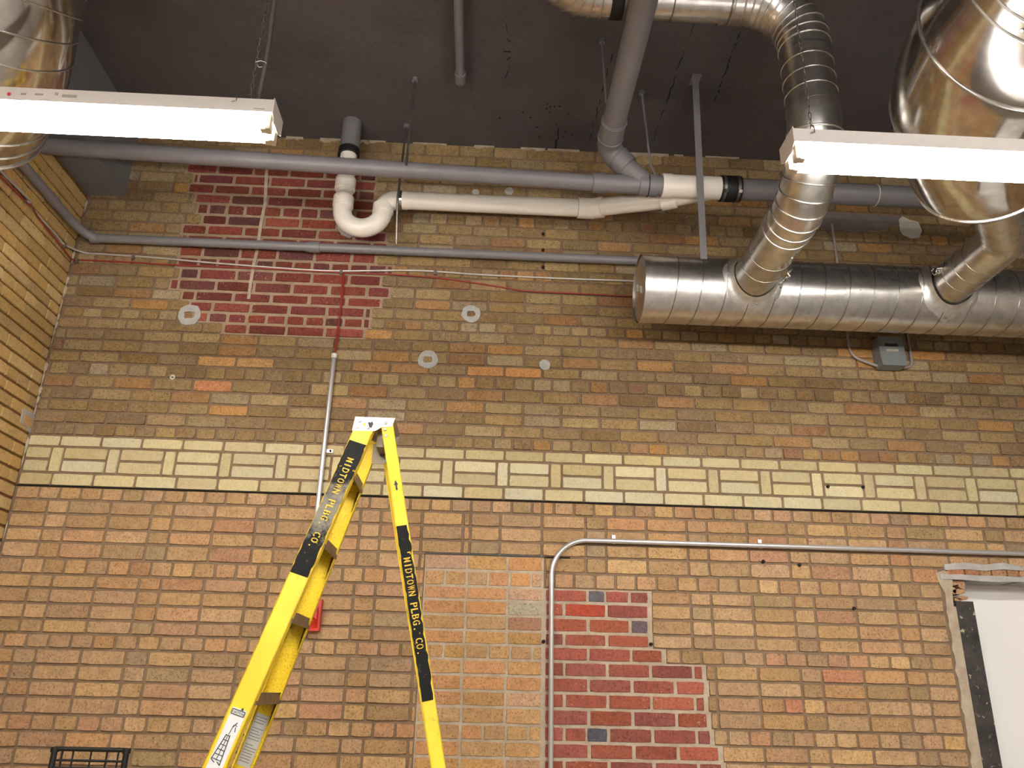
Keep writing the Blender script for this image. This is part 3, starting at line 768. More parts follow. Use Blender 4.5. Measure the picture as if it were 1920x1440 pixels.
# branch 1: from the main duct towards the room, up, and left under the ceiling
BX, BR, BY = 1.295, .104, 2.62
t = thing('branch_duct', (BX, DY-DR, DZ), 'silver ribbed duct rising from the long spiral duct and bending left under the ceiling', 'duct')
saddle(BX, DZ, BR, .150).build('saddle_flange', 'galv_flange', t)
par = MB().tube([(BX, DY-.10, DZ), (BX, 3.02, DZ)], BR, 48, caps=False).build('collar', 'galv', t)
gores(par, 'collar_seam', 'galv_dark', [(BX, 3.42, DZ), (BX, 3.0, DZ)], BR, .11, .0022)
el1 = fillet([(BX, 3.06, DZ), (BX, BY, DZ), (BX, BY, 2.25)], .30, 16)
par = MB().tube(el1, BR+.003, 48, caps=False).build('lower_elbow', 'galv', t)
gores(par, 'elbow_rib', 'galv', el1, BR+.003, .058, .0045)
ZU = 2.82
par = MB().tube([(BX, BY, 2.22), (BX, BY, ZU-.24)], BR, 48, caps=False).build('riser', 'galv', t)
gores(par, 'riser_seam', 'galv', [(BX, BY, 2.16), (BX, BY, ZU-.22)], BR, .075, .003)
el2 = fillet([(BX, BY, ZU-.30), (BX, BY, ZU), (.95, BY, ZU)], .24, 16)
par = MB().tube(el2, BR+.002, 48, caps=False).build('upper_elbow', 'galv', t)
gores(par, 'elbow_rib', 'galv', el2, BR+.002, .045, .004)
MB().tube([(1.02, BY, ZU), (.52, BY, ZU)], BR-.002, 48, caps=False).build('ceiling_run', 'galv', t)
for x_, r_, w_ in ((.985, BR+.002, .005), (.74, BR-.001, .003)): MB().ring((x_, BY, ZU), (1, 0, 0), r_, w_).build('run_seam', 'galv_dark', t)
MB().tube([(.53, BY, ZU), (.475, BY, ZU)], BR+.004, 48, caps=False).build('dark_sleeve', 'rubber', t)
el3 = fillet([(.48, BY, ZU), (.18, BY, ZU), (.18, 2.1, ZU)], .24, 16)
par = MB().tube(el3, BR+.002, 48, caps=False).build('far_elbow', 'galv', t)
gores(par, 'elbow_rib', 'galv', el3, BR+.002, .045, .004)
MB().tube([(.18, 2.14, ZU), (.18, -5.9, ZU)], BR, 48, caps=False).build('overhead_run', 'galv', t)
bolt_set(t, [((BX-BR*.98, 3.30, DZ-.03), (-1, 0, -.2)), ((BX-BR*.98, 3.15, DZ-.03), (-1, 0, -.2)), ((BX-.02, 3.40, DZ-BR), (0, 0, -1)), ((BX+.05, 3.10, DZ-BR*.86), (.5, 0, -.86)),
             ((BX-.125, DY-.172, DZ), (0, -1, 0)), ((BX-.08, DY-.15, DZ-.09), (0, -.8, -.5)), ((BX+.02, DY-.125, DZ-.122), (0, -.7, -.7)), ((BX+.128, DY-.166, DZ-.05), (0, -1, -.2))])
def damper(t, c, out, along):
    c = Vector(c); out = Vector(out).normalized(); along = Vector(along).normalized(); s_ = out.cross(along)
    arm = MB().obox(c+out*.012, (along, s_, out), (.035, .012, .012)).build('damper_arm', 'chrome', t)
    w_ = MB(); w_.tube([c, c+out*.04], .007, 10); w_.ring(c+out*.03-along*.03, out, .016, .004, 16, 6)
    w_.obox(c+out*.035-along*.045+s_*.02, (s_, along, out), (.022, .006, .004)); w_.build('damper_wing_nut', 'chrome', arm)
damper(t, (BX+.062, 3.22, DZ-BR*.80), (.55, 0, -.83), (0, -1, 0))

# branch 2 and the wide duct overhead at the right
BX2 = 2.275
t = thing('branch_duct', (BX2, DY-DR, DZ), 'short silver duct joining the long spiral duct to the wide overhead duct', 'duct')
saddle(BX2, DZ, BR, .150).build('saddle_flange', 'galv_flange', t)
par = MB().tube(fillet([(BX2, DY-.10, DZ), (BX2, 3.0, DZ), (2.02, 2.67, 1.94)], .10, 8), BR-.004, 48, caps=False).build('collar', 'galv', t)
gores(par, 'collar_seam', 'galv_dark', [(BX2, 3.42, DZ), (BX2, 3.04, DZ)], BR-.004, .085, .0022)
damper(t, (BX2-BR*.93, 3.32, DZ+.02), (-.95, 0, -.1), (0, -1, 0))
bolt_set(t, [((BX2-.125, DY-.172, DZ), (0, -1, 0)), ((BX2-.05, DY-.145, DZ-.095), (0, -.8, -.5)), ((BX2+.11, DY-.15, DZ-.085), (0, -.8, -.5)), ((BX2-.13, DY-.168, DZ+.04), (0, -1, .2)), ((BX2-BR*.7, 3.2, DZ-BR*.68), (-.7, 0, -.7))])
def bend(t, pts, rs, sub, name, mat='galv'):
    q = []; qr = []
    V3 = [Vector(p) for p in pts]
    for i in range(len(V3)-1):
        p0 = V3[max(i-1, 0)]; p1 = V3[i]; p2 = V3[i+1]; p3 = V3[min(i+2, len(V3)-1)]
        for k in range(sub):
            u = k/sub
            q.append(0.5*((2*p1)+(p2-p0)*u+(2*p0-5*p1+4*p2-p3)*u*u+(3*p1-p0-3*p2+p3)*u**3)); qr.append(rs[i]*(1-u)+rs[i+1]*u)
    q.append(V3[-1]); qr.append(rs[-1])
    MB().tube(q, qr, 64, caps=False).build(name, mat, t)
    return q, qr
XW, ZW, RW_ = 1.64, 1.995, .304
t = thing('wide_overhead_duct', (XW, 1.93, ZW-RW_), 'very wide shiny silver duct above a strip light, ending over the short branch duct', 'duct')
MB().tube([(XW, -5.9, ZW), (XW, 1.93, ZW)], RW_, 72, caps=False).build('shell', 'galv_wide', t)
q, qr = bend(t, [(XW, 1.72, ZW), (XW, 1.93, ZW), (XW+.05, 2.16, ZW), (XW+.145, 2.355, ZW-.02), (1.914, 2.53, ZW-.045)], [RW_-.004, RW_-.002, .297, .286, .262], 6, 'elbow', 'galv_wide')
MB().tube([(1.914, 2.53, ZW-.045), (1.97, 2.60, 1.945), (2.06, 2.72, 1.935)], [.262, .2, .10], 64, caps=False).build('reducer', 'galv', t)
for c_, a_, r_ in (((XW, 1.93, ZW), (0, 1, 0), RW_+.001), ((1.914, 2.53, ZW-.045), (.13, .175, -.025), .264), ((XW+.075, 2.22, ZW-.007), (.38, 1, -.08), .2965)): MB().ring(c_, a_, r_, .006, 72, 8).build('end_bead', 'galv', t)
for y in (1.71, 1.655, 1.49, 1.1, .7, .3, -.3): MB().ring((XW, y, ZW), (0, 1, 0), RW_+.001, .004, 72, 6).build('shell_seam', 'galv_dark', t)
bolt_set(t, [((XW-.184, 1.68, ZW-.243), (-.6, 0, -.8))], 'dull_steel')
# wide duct at the left
t = thing('wide_corner_duct', (-1.9, 2.55, 1.76), 'wide silver spiral duct curving down beside the left wall above the strip light', 'duct')
q, qr = bend(t, [(-2.0, 2.57, 2.02), (-1.83, 2.36, 2.07), (-1.72, 2.16, 2.26), (-1.68, 2.06, 2.6), (-1.68, 2.06, CZ+.02)], [.262]*5, 8, 'shell', 'galv_wide')
gores(t, 'spiral_seam', 'galv', q, .2625, .075, .004, 64)
a = (q[1]-q[0]).normalized(); MB().disc(q[0]+a*.003, a, .258, .003, 48).build('end_cap', 'galv', t)
MB().ring(q[0], a, .264, .006, 64, 8).build('end_bead', 'galv', t)

# ================================================================ STRIP LIGHTS
FW, FH, FL = .108, .047, 1.22
def strip_light(x0, y0, zt, label, chain_x, chain_lbl, conduit=False, marks=False, group='strip lights hung on chains'):
    x1 = x0+FL; t = thing('strip_light', (x0+FL/2, y0+FW/2, zt-FH), label, 'light', group)
    zb = zt-FH
    ch = MB(); ch.poly([(x0, y0, zb), (x0, y0, zt), (x0, y0+FW, zt), (x0, y0+FW, zb)], (FL, 0, 0)); ch.build('channel', 'enamel', t)
    for x, s_ in ((x0, -1), (x1, 1)):
        MB().poly([(x, y0-.002, zb-.004), (x, y0-.002, zt+.004), (x, y0+FW+.002, zt+.004), (x, y0+FW+.002, zb-.004), (x, y0+FW*.72, zb-.022), (x, y0+FW*.28, zb-.022)], (s_*.003, 0, 0)).build('end_plate', 'enamel', t)
    for yy in (y0+.026, y0+FW-.026):
        for x, s_ in ((x0+.004, 1), (x1-.004, -1)):
            so = MB(); so.box((x, yy-.014, zb-.052), (x+s_*.014, yy+.014, zb)); so.box((x+s_*.014, yy-.011, zb-.052), (x+s_*.03, yy+.011, zb-.026)); so.build('socket', 'plastic', t)
        MB().tube([(x0+.018, yy, zb-.032), (x1-.018, yy, zb-.032)], .0175, 20).build('tube', 'tube', t)
    if marks:
        c = PX(16, 177, 1) if False else None
        for i, (px, py, w_, h_, mt) in enumerate(((17, 176.5, .006, .006, 'red_dot'), (44, 176, .008, .003, 'decal'), (73, 177, .012, .003, 'decal'), (106, 176, .005, .005, 'decal'), (130, 180, .022, .005, 'decal'), (34, 187, .014, .0016, 'decal'), (83, 188.5, .014, .0016, 'decal'), (486, 204, .016, .0018, 'decal'))):
            q = P(px, py, y0-.0005)
            if mt == 'red_dot': MB().disc(q, (0, -1, 0), w_, .001, 16).build('red_sticker', mt, t)
            else: MB().box((q.x-w_, y0-.0012, q.z-h_), (q.x+w_, y0, q.z+h_)).build('printed_mark', mt, t)
    for k, cx in enumerate(chain_x):
        chain(cx, y0+FW/2, zt, chain_lbl[k], 1.93 if cx < -1.85 and y0 > 0 else None)
        if conduit and k == 0: flex(cx+.018, y0+FW/2+.012, zt)
    return t
def chain(cx, cy, zt, label, top=None):
    top = top or CZ
    t = thing('hanging_chain', (cx, cy, zt), label, 'chain', 'light chains')
    mb = MB(); z = zt+.055; k = 0; Lk, Wk = .030, .0048
    while z < top-.01:
        ax = Vector((1, 0, 0)) if k % 2 else Vector((0, 1, 0)); pts = []
        for i in range(10):
            a = 2*math.pi*i/10; pts.append(Vector((cx, cy, z+Lk/2))+ax*Wk*math.cos(a)+Vector((0, 0, 1))*(Lk/2)*math.sin(a))
        mb.tube(pts, .0014, 4, closed=True); z += Lk*.84; k += 1
    mb.build('links', 'dull_steel', t)
    f_ = .054
    MB().tube([(cx, cy, zt+.06), (cx-.012, cy-f_*.6, zt+.03), (cx-.02, cy-f_-.004, zt+.004), (cx-.02, cy-f_-.005, zt-.014), (cx-.034, cy-f_-.006, zt-.020)], .0016, 6).build('front_hook', 'dull_steel', t)
    MB().tube([(cx, cy, zt+.06), (cx, cy+f_*.6, zt+.03), (cx, cy+f_+.004, zt+.002)], .0016, 6).build('back_hook', 'dull_steel', t)
    MB().box((cx-.01, cy-.004, top-.014), (cx+.01, cy+.004, top)).build('top_hook', 'dull_steel', t)
def flex(cx, cy, zt):
    pts = []; rs = []; z = zt; k = 0
    while z < CZ:
        u = (z-zt)/(CZ-zt); pts.append((cx+.006*math.sin(u*9), cy, z)); rs.append(.0085 if k % 2 else .0062); z += .0045; k += 1
    o = MB().tube(pts, rs, 10).build('flexible_conduit', 'flex_grey')
    tag(o, 'ribbed flexible metal conduit beside the chain of the left-wall strip light', 'conduit')
    MB().tube([(cx-.022, cy-.012, zt+.19), (cx-.005, cy-.014, zt+.194), (cx+.010, cy-.010, zt+.192), (cx+.010, cy+.008, zt+.19), (cx-.016, cy+.008, zt+.188), (cx-.022, cy-.01, zt+.19)], .0016, 6).build('zip_tie', 'enamel', o)
strip_light(-.681-FL, 2.03, 1.681, 'lit white twin-tube strip light hanging near the left wall', [P(478, 130, 2.08).x, -.681-FL+.015],
            ['chain holding the left-wall strip light beside a ribbed conduit', 'chain holding the left-wall strip light inside the wide duct corner'], True, True)
strip_light(.903, 1.965, 1.614, 'lit white twin-tube strip light hanging below the wide silver duct', [P(1518, 215, 2.02).x, .903+FL-.03],
            ['chain in front of the ribbed branch duct holding a strip light', 'chain holding the strip light below the wide silver duct, far end'])
for (x, y, lb) in ((-1.85, -.5, 'lit strip light behind the camera near the left wall'), (.30, -.5, 'lit added strip light behind the camera under the ceiling drain pipe'), (2.25, -.5, 'lit strip light behind the camera towards the right wall'), (.45, -2.9, 'lit strip light in the back of the room'), (-1.80, -2.9, 'lit added strip light in the back of the room by the left wall'), (2.30, -2.9, 'lit added strip light in the back of the room by the right wall')):  # unseen strips inferred from the frontal light, plus extras added to brighten the lower wall
    strip_light(x, y, 1.66, lb, {.30: [.40, 1.20], .45: [.75, 1.25]}.get(x, [x+.12, x+FL-.12]), ['chain holding the '+lb[4:], 'second chain holding the '+lb[4:]], group='strip lights behind the camera')

# ================================================================ WALL WIRING
def wire(name, label, pts, r, mat, cat='cable', n=8): return tag(MB().tube(pts, r, n).build(name, mat), label, cat)
yc = D-.008; lx = LX+.009
def smooth(pts, sub=6):
    V3 = [Vector(p) for p in pts]; q = []
    for i in range(len(V3)-1):
        p0 = V3[max(i-1, 0)]; p1 = V3[i]; p2 = V3[i+1]; p3 = V3[min(i+2, len(V3)-1)]
        for k in range(sub):
            u = k/sub; q.append(0.5*((2*p1)+(p2-p0)*u+(2*p0-5*p1+4*p2-p3)*u*u+(3*p1-p0-3*p2+p3)*u**3))
    q.append(V3[-1]); return q
mc = [Vector((lx, .4, 2.02))]+[PX(a, b_, lx) for a, b_ in ((0, 320), (51, 380), (105, 440))]+[PX(121, 458, lx)]+[P(a, b_, yc) for a, b_ in ((156, 473), (200, 477), (300, 484), (400, 493), (560, 505), (640, 508), (760, 507), (817, 509), (900, 515), (1050, 522), (1190, 527), (1260, 530))]
wire('armoured_cable', 'slim bright metal-clad cable strung along the brick wall to the spiral duct', smooth(mc), .0055, 'cable_grey')
rw = [Vector((lx+.006, .4, 2.06))]+[PX(a, b_, lx+.004) for a, b_ in ((0, 330), (55, 383), (75, 412), (110, 455), (133, 484))]+[P(a, b_, yc) for a, b_ in ((145, 487), (250, 492), (330, 497), (480, 503), (640, 511), (740, 515), (820, 521), (900, 532), (950, 540), (990, 546), (1100, 551), (1190, 556), (1250, 558))]
wire('red_cable', 'thin red fire-alarm cable strung below the metal-clad cable', smooth(rw), .004, 'red_wire')
rv = [P(a, b_, yc) for a, b_ in ((643, 510), (641, 545), (637, 590), (631, 630), (627, 668))]
rv2 = [P(a, b_, yc-.004) for a, b_ in ((645, 510), (643, 550), (636, 600), (634, 630), (627, 668))]
o = wire('red_cable_drop', 'red cable pair dropping from the wall wiring into the vertical conduit', smooth(rv), .0038, 'red_wire')
MB().tube(smooth(rv2), .0036, 8).build('second_wire', 'red_wire', o)
for px, py, lb in ((121, 461, 'black clip pinning the metal-clad cable on the left wall by the corner'), (250, 482, 'small clip on the metal-clad cable between the corner and the red bricks'), (640, 510, 'small clip where the red cable drops from the wall wiring'), (816, 511, 'small clip on the metal-clad cable past the red bricks'), (144, 489, 'small clip pinning the red cable in the brick corner')):
    c = P(px, py, yc-.004) if px > 140 else PX(px, py, lx+.004)
    tag(MB().box(c-Vector((.008, .004, .012)), c+Vector((.008, .006, .012))).build('cable_clip', 'dull_steel'), lb, 'clip', 'clips pinning the wall cables')
# vertical conduit with red device
xv = -.809; yv = D-.017
t = thing('vertical_conduit', (xv, yv, .38), 'vertical steel conduit with white bushing beside the ladder', 'conduit')
MB().tube([(xv, yv, .37), (xv, yv, 1.64)], .0125, 14).build('tube', 'emt', t)
MB().tube([(xv, yv, 1.63), (xv, yv, 1.655)], .0155, 14).build('bushing', 'enamel', t)
zc = P(612, 845, yv).z
st = MB(); st.tube([(xv, yv, zc-.01), (xv, yv, zc+.01)], .0145, 14); st.box((xv+.012, yv+.005, zc-.009), (xv+.045, yv+.016, zc+.009)); st = st.build('strap', 'emt', t)
MB().disc((xv+.033, yv+.004, zc), (0, -1, 0), .006, .006, 8).build('strap_screw', 'hole', st)
a = P(562, 1122, 3.95); b_ = P(597, 1183, 3.95)
t = thing('fire_alarm_box', ((a.x+b_.x)/2, 3.97, b_.z), 'red alarm box mounted on the wall behind the ladder', 'alarm box')
MB().box((a.x, 3.955, b_.z), (b_.x, D, a.z)).build('housing', 'red_plastic', t)
MB().poly([(a.x+.008, 3.955, b_.z+.012), (b_.x-.008, 3.955, b_.z+.012), (b_.x-.012, 3.935, b_.z+.05), (b_.x-.012, 3.935, a.z-.03), (a.x+.012, 3.935, a.z-.03)], (0, .004, 0)).build('front_cover', 'red_plastic', t)
# bent conduit at the right
ye = D-.015
a = P(1035, 1440, ye); b_ = P(1032, 1060, ye); c = P(1080, 1012, ye); d = P(1920, 1042, ye)
t = thing('bent_conduit', (a.x, ye, -H), 'long bent steel conduit beside the lower red bricks', 'conduit')
xx = (a.x+b_.x)/2; zz = (c.z+P(1500, 1026, ye).z)/2
MB().tube(fillet([(xx, ye, -H), (xx, ye, zz), (XR-.02, ye, zz)], .175, 12), .0120, 16).build('tube', 'emt', t)
zk = P(1031, 1088, ye).z; MB().tube([(xx, ye, zk-.012), (xx, ye, zk+.03)], .0138, 14).build('coupling', 'emt', t)
for px in (1151, 1425):
    q = P(px, 1020, ye); MB().tube([(q.x-.01, ye, zz), (q.x+.01, ye, zz)], .0142, 14).box((q.x-.009, ye, zz+.008), (q.x+.009, D-.001, zz+.03)).build('strap', 'emt', t)
# electrical box behind the spiral duct
t = thing('electrical_box', (2.19, 3.97, 1.69), 'grey electrical box on the bricks below the spiral duct', 'electrical box')
bx0, bx1, bz0, bz1, by = 2.125, 2.262, 1.683, 1.855, 3.915
MB().poly([(bx0, by, bz0+.03), (bx0, by, bz1), (bx1, by, bz1), (bx1, by, bz0+.03)], (0, D-by, 0)).build('housing', 'box_grey', t)
MB().poly([(bx0+.004, by-.004, bz0), (bx1-.004, by-.004, bz0), (bx1, by-.004, bz0+.04), (bx0, by-.004, bz0+.04)], (0, .075, 0)).build('bottom_cover', 'box_grey', t)
MB().box(((bx0+bx1)/2-.035, by-.002, 1.795), ((bx0+bx1)/2+.035, by, 1.81)).build('nameplate', 'ink', t)
MB().box(((bx0+bx1)/2-.032, by-.002, 1.765), ((bx0+bx1)/2+.034, by, 1.778)).build('nameplate', 'decal', t)
xl, xr2 = bx0-.10, bx1+.085
wire('box_conduit', 'thin conduit curving into the grey electrical box from behind the spiral duct, knocked-out side', fillet([(xl-.03, yc, 2.60), (xl-.03, yc, 1.76), (bx0+.005, yc-.02, 1.70)], .09, 8), .0075, 'conduit_grey', 'conduit')
wire('box_conduit', 'short thin conduit curving up from the grey electrical box to the branch duct saddle', fillet([(xr2-.01, yc, 2.0), (xr2-.01, yc, 1.705), (bx1-.005, yc-.02, 1.700)], .05, 8), .0075, 'conduit_grey', 'conduit')

# ================================================================ STEP LADDER
zt_, zf = .93, -H
def ynear(z): return 2.94-(zt_-z)*.0932
def yfar(z): return 3.155+(zt_-z)*.068
def xfront(z): return -.4588-(.9056-z)*.3033
def xrear(z): return -.3675+(.93-z)*.226
lad = thing('step_ladder', (-.5, 3.04, zf), 'yellow fibreglass step ladder with black lettered bands on its rails', 'ladder')
def rail(name, xf, yf, z0, z1, wd, inward, mat, th=.004, fl=.028):
    a = Vector((xf(z0), yf(z0), z0)); b_ = Vector((xf(z1), yf(z1), z1)); d = (b_-a).normalized()
    ws = (Vector((1, 0, 0))-d*d.x).normalized(); n = d.cross(ws); n = n if n.y*inward > 0 else -n
    mb = MB(); L = (b_-a).length/2; m_ = (a+b_)/2
    mb.obox(m_+n*th/2, (d, ws, n), (L, wd/2, th/2))
    for s_ in (-1, 1): mb.obox(m_+n*fl/2+ws*s_*(wd/2-th/2), (d, ws, n), (L, th/2, fl/2))
    o = mb.build(name, mat, lad); return o, (a, d, ws, n)
FWD, RWD = .073, .046
r1, fr1 = rail('front_rail', xfront, ynear, .935, zf+.03, FWD, 1, 'yellow')
r2, fr2 = rail('front_rail', xfront, yfar, .935, zf+.03, FWD, -1, 'yellow_dirty')
r3, fr3 = rail('rear_rail', xrear, ynear, .945, zf+.03, RWD, 1, 'yellow', .003, .022)
r4, fr4 = rail('rear_rail', lambda z: xrear(z)-.025, yfar, .945, zf+.03, RWD, -1, 'yellow', .003, .022)
for fx, fy in ((xfront, ynear), (xfront, yfar), (xrear, ynear), (xrear, yfar)):
    s_ = 1 if fy is ynear else -1
    MB().box((fx(zf)-.045, fy(zf)-.012, zf), (fx(zf)+.045, fy(zf)+.035*s_, zf+.06)).build('rubber_foot', 'rubber', lad)
# steps
zs_ = [.742, .484, .224, -.040, -.305, -.57, -.835, -1.10, -1.365]
for z in zs_:
    x = xfront(z); ya, yb = ynear(z)+.004, yfar(z)-.004
    mb = MB(); mb.box((x-.036, ya, z+.012), (x+.036, yb, z+.016)); mb.box((x+.032, ya, z-.022), (x+.036, yb, z+.016)); mb.box((x-.036, ya, z-.022), (x-.032, yb, z+.016))
    stp = mb.build('step', 'step', lad)
    MB().poly([(x+.02, yb-.02, z-.02), (x+.03, yb, z-.02), (x+.0, yb, z-.10)], (.0, -.004, 0)).build('step_brace', 'step', stp)
for z in (.30, -.30, -.9, -1.3):
    x = xrear(z); MB().tube([(x, ynear(z)+.01, z), (x, yfar(z)-.01, z)], .011, 10).build('rear_brace', 'step', lad)
# top cap
yt = ynear(.95)-.004
def pl(*q): return [P(a, b_, yt) for a, b_ in q]
cap = pl((666, 782), (741, 785), (735, 800), (716, 801), (703, 808), (660, 807))
plate = MB().poly(cap, (0, .004, 0)).build('top_side_plate', 'alu', lad)
ytf = yfar(.95)+.004
MB().poly([p+Vector((0, ytf-yt, 0)) for p in cap], (0, -.004, 0)).build('top_side_plate', 'alu', lad)
zt2 = (cap[0].z+cap[1].z)/2
MB().box((cap[0].x, yt, zt2-.003), (cap[1].x, ytf, zt2+.002)).build('top_plate', 'alu', lad)
MB().box((cap[5].x+.09, yt+.05, zt2-.10), (cap[5].x+.115, ytf-.03, zt2-.03)).build('top_bracket', 'step', lad)
MB().poly([(cap[5].x+.06, ytf-.05, zt2-.055), (cap[5].x+.14, ytf-.05, zt2-.055), (cap[5].x+.14, ytf-.05, zt2-.10), (cap[5].x+.11, ytf-.05, zt2-.135), (cap[5].x+.06, ytf-.05, zt2-.135)], (0, .004, 0)).build('top_bracket', 'step', lad)
for px, py in ((674, 789), (669, 801), (690, 802), (695, 790), (723, 793), (722, 805), (724, 817)):
    MB().disc(P(px, py, yt), (0, -1, 0), .006, .004, 10).build('rivet', 'dull_steel', plate)
MB().disc(P(683, 796, yt), (0, -1, 0), .006, .001, 12).build('cap_hole', 'yellow', plate)
MB().poly([p for p in pl((690, 793), (697, 787), (700, 795), (696, 803), (692, 800))], (0, -.0015, 0)).build('scuff', 'ink', lad)
# spreader bar between front and rear rails
for yy in (yfar,):
    z = -.62; MB().obox(((xfront(z)+xrear(z))/2, yy(z)-.02, z), ((1, 0, 0), (0, 1, 0), (0, 0, 1)), ((xrear(z)-xfront(z))/2, .002, .012)).build('spreader', 'step', lad)
z = -.62; MB().obox(((xfront(z)+xrear(z))/2, ynear(z)+.02, z), ((1, 0, 0), (0, 1, 0), (0, 0, 1)), ((xrear(z)-xfront(z))/2, .002, .012)).build('spreader', 'step', lad)
# painted bands and stencil letters
def on_rail(fr, s_, u, lift=0.0):
    a, d, ws, n = fr; return a+d*s_+ws*u-n*lift
def s_at(fr, z): return (z-fr[0].z)/fr[1].z
def band(fr, z0, z1, wd, nm='painted_band', mat='black_paint'):
    s0, s1 = s_at(fr, z0), s_at(fr, z1); N = 34; L_ = []; R_ = []
    for k in range(N+1):
        s_ = s0+(s1-s0)*k/N
        jr = 0 if 3 < k < 6 else random.uniform(0, .006)
        L_.append(on_rail(fr, s_+(random.uniform(-.004, .004) if k == 0 else 0), -wd/2+random.uniform(0, .003), .0012)); R_.append(on_rail(fr, s_, wd/2-jr, .0012))
    v = L_+R_; f = [(k, k+1, N+2+k, N+1+k) for k in range(N)]
    off_ = fr[3]*.001; v2 = [p+off_ for p in v]; n_v = len(v)
    f2 = [tuple(i+n_v for i in q_) for q_ in f]
    fs = f+f2+[(k, k+1, n_v+k+1, n_v+k) for k in range(N)]+[(N+1+k, N+2+k, n_v+N+2+k, n_v+N+1+k) for k in range(N)]
    mb = MB(); mb.add(v+v2, fs); o = mb.build(nm, mat, lad); o['label'] = 'scuffed black band stencilled MIDTOWN PLBG. CO. in yellow'; return o
def glyphs(txt, size):
    cu = bpy.data.curves.new('txt', 'FONT'); cu.body = txt; cu.size = size; cu.offset = size*.018; cu.resolution_u = 3
    o = bpy.data.objects.new('txt', cu); sc.collection.objects.link(o)
    dg = bpy.context.evaluated_depsgraph_get(); me = bpy.data.meshes.new_from_object(o.evaluated_get(dg))
    v = [tuple(x.co) for x in me.vertices]; f = [tuple(q_.vertices) for q_ in me.polygons]
    bpy.data.objects.remove(o); bpy.data.curves.remove(cu); bpy.data.meshes.remove(me)
    return v, f
def lettering(bnd, fr, txt, z0, z1, size, u0, sx=1.0, mat='stencil', lift=.0026, name='lettering', stencil=True):
    s0, s1 = s_at(fr, z0), s_at(fr, z1); n = len(txt); step = (s1-s0)/n
    for i, ch in enumerate(txt):
        if ch == ' ': continue
        v, f = glyphs(ch, size)
        if not v: continue
        x0 = min(q_[0] for q_ in v); x1 = max(q_[0] for q_ in v)
        k = min(1.25, step*.80/(x1-x0)) if ch not in '.I' else sx
        # reading downwards, letter tops to the right
        pts = [on_rail(fr, s0+step*(i+.5)+(q_[0]-(x0+x1)/2)*k, u0+q_[1], lift) for q_ in v]
        lo_o = MB().add(pts, f).build('letter', mat, bnd)
        if stencil and ch in 'ODCGBPM':
            MB().obox(on_rail(fr, s0+step*(i+.5), u0+size*.36, lift+.0002), (fr[1], fr[2], fr[3]), (size*.028, size*.38, .0003)).build('stencil_bridge', 'black_paint', bnd)
bd1 = band(fr1, .862, .362, FWD-.002, mat='worn_paint'); bd3 = band(fr3, .548, -.035, RWD-.002)
lettering(bd1, fr1, 'MIDTOWN PLBG. CO.', .80, .455, .036, -.012)
lettering(bd3, fr3, 'MIDTOWN PLBG. CO.', .435, .105, .034, -.012)
a = [on_rail(fr3, s_at(fr3, .452)+x, u, .0026) for x, u in ((0, .004), (.004, .004), (.004, .012), (.010, .012), (.010, .015), (0, .015))]
MB().poly(a, fr3[3]*.001).build('stencil_mark', 'stencil', bd3)
# printed stickers
def quad_on(fr, z0, z1, u0, u1, lift, mat, name):
    s0, s1 = s_at(fr, z0), s_at(fr, z1)
    return MB().poly([on_rail(fr, s0, u0, lift), on_rail(fr, s0, u1, lift), on_rail(fr, s1, u1, lift), on_rail(fr, s1, u0, lift)], fr[3]*.0006).build(name, mat, lad)
stk = quad_on(fr1, -.073, -.30, -.024, .026, .0012, 'sticker', 'caution_sticker'); stk['label'] = 'white CAUTION sticker with ladder drawing'
ik = MB()
def seg(fr, z0, u0, z1, u1, wd, lift=.002):
    A, B = on_rail(fr, s_at(fr, z0), u0, lift), on_rail(fr, s_at(fr, z1), u1, lift); d = (B-A)
    ik.obox((A+B)/2, (d, fr[3].cross(d), fr[3]), (d.length/2, wd, .0003))
fa = fr1
for (z0, u0, z1, u1, wd) in [(-.078, -.022, -.078, .022, .0013), (-.092, -.022, -.092, .022, .0013), (-.078, -.022, -.092, -.022, .0013), (-.078, .022, -.092, .022, .0013)] + \
        [(-.150, -.006, -.225, -.020, .0014), (-.150, .006, -.235, .013, .0014)] + [(-.152-.014*k, -.006-.0026*k, -.153-.014*k, .006+.0011*k, .0011) for k in range(6)] + \
        [(-.152, .0, -.225, -.004, .001), (-.12, .004, -.15, .0, .001), (-.112, .012, -.128, .002, .0015), (-.125, .012, -.138, .016, .0012), (-.118, .006, -.122, .016, .0011), (-.225, -.020, -.232, -.006, .0012), (-.235, .013, -.228, .002, .0012)] + \
        [(-.252-.009*k, -.018, -.253-.009*k, .018-.006*(k % 3), .0012) for k in range(5)]: seg(fa, z0, u0, z1, u1, wd)
ik.build('sticker_drawing', 'ink', stk)['kind'] = 'stuff'
# CAUTION word runs across the rail
s_c = s_at(fr1, -.0885); v, f = glyphs('CAUTION', .0098); xm = (min(q_[0] for q_ in v)+max(q_[0] for q_ in v))/2
k_ = .040/(max(q_[0] for q_ in v)-min(q_[0] for q_ in v))
MB().add([on_rail(fr1, s_c-q_[1], (q_[0]-xm)*k_, .002) for q_ in v], f).build('sticker_word', 'ink', stk)
MB().poly([on_rail(fr1, s_at(fr1, -.076), .004, .002), on_rail(fr1, s_at(fr1, -.076), .014, .002), on_rail(fr1, s_at(fr1, -.066), .009, .002)], fr1[3]*.0006).build('sticker_peak', 'ink', stk)
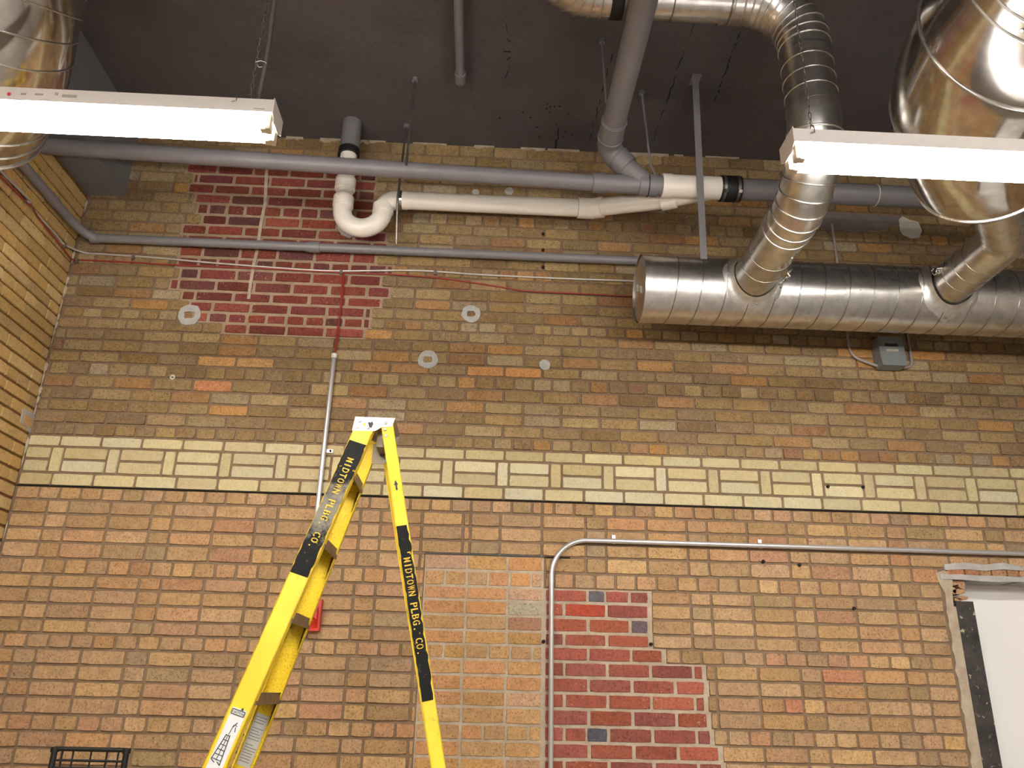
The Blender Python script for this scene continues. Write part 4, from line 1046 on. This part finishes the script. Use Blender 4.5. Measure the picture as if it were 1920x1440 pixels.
# instruction label inside the far rail: its web faces the camera
fr2b = (fr2[0], fr2[1], fr2[2], -fr2[3]); LFT = -.0052
def s2(z): return s_at(fr2, z)
def in_far(s_, u, lift=.001): return fr2[0]+fr2[1]*s_+fr2[2]*u+fr2[3]*(.004+lift)
stk2 = MB().poly([in_far(s2(-.10), -.030), in_far(s2(-.10), .022), in_far(s2(-.275), .022), in_far(s2(-.275), -.030)], fr2[3]*.0006).build('instruction_label', 'sticker_grey', lad)
ik = MB()
for k in range(17):
    z = -.112-.0092*k; e = random.choice((.018, .012, .016, .004))
    if k in (3, 9): continue
    A, B = in_far(s2(z), -.026, .0022), in_far(s2(z), e, .0022); d = B-A; ik.obox((A+B)/2, (d, fr2[3].cross(d), fr2[3]), (d.length/2, .0012, .0003))
ik.build('label_print', 'box_grey', stk2)['kind'] = 'stuff'
MB().poly([on_rail(fr3, s_at(fr3, .70)+x, u, .0015) for x, u in ((-.02, 0), (0, .008), (0, .003), (.02, .004), (.02, -.003), (0, -.003), (0, -.007))], fr3[3]*.001).build('scuff', 'ink', lad)

# ================================================================ WIRE RACK
xa, xb, rz = -.4622*3.5, -.3837*3.5, -.0743*3.5+.012
rk = thing('wire_rack', ((xa+xb)/2, 3.45, -H), 'black wire grid rack standing low in front of the brick wall', 'rack')
yr = 3.5
for x in (xa, xb):
    p_ = MB().tube([(x, yr, -H), (x, yr, rz)], .0115, 14).build('post', 'black_wire', rk)
    MB().tube([(x, yr, rz-.012), (x, yr, rz+.006)], .0155, 14).build('post_cap', 'black_wire', p_)
    MB().box((x-.015, yr-.2, -H), (x+.015, yr+.2, -H+.02)).build('foot', 'black_wire', rk)
for z, r_ in ((rz, .0085), (rz-.040, .0045), (rz-.068, .0055), (-.75, .0085), (-1.3, .0085)):
    MB().tube([(xa, yr, z), (xb, yr, z)], r_, 10).build('rail', 'black_wire', rk)
for u in (.10, .25, .50, .72, .88):
    x = xa+(xb-xa)*u; MB().tube([(x, yr+.008, rz), (x, yr+.008, -1.3)], .0036, 8).build('grid_wire', 'black_wire', rk)
for k in range(1, 9):
    z = rz-.068-.12*k; MB().tube([(xa, yr+.014, z), (xb, yr+.014, z)], .0032, 8).build('grid_wire', 'black_wire', rk)

# ---------------------------------------------------------------- lift everything from lens height to floor height
for o in sc.objects:
    if o.parent is None and o is not cam: o.location.z += H
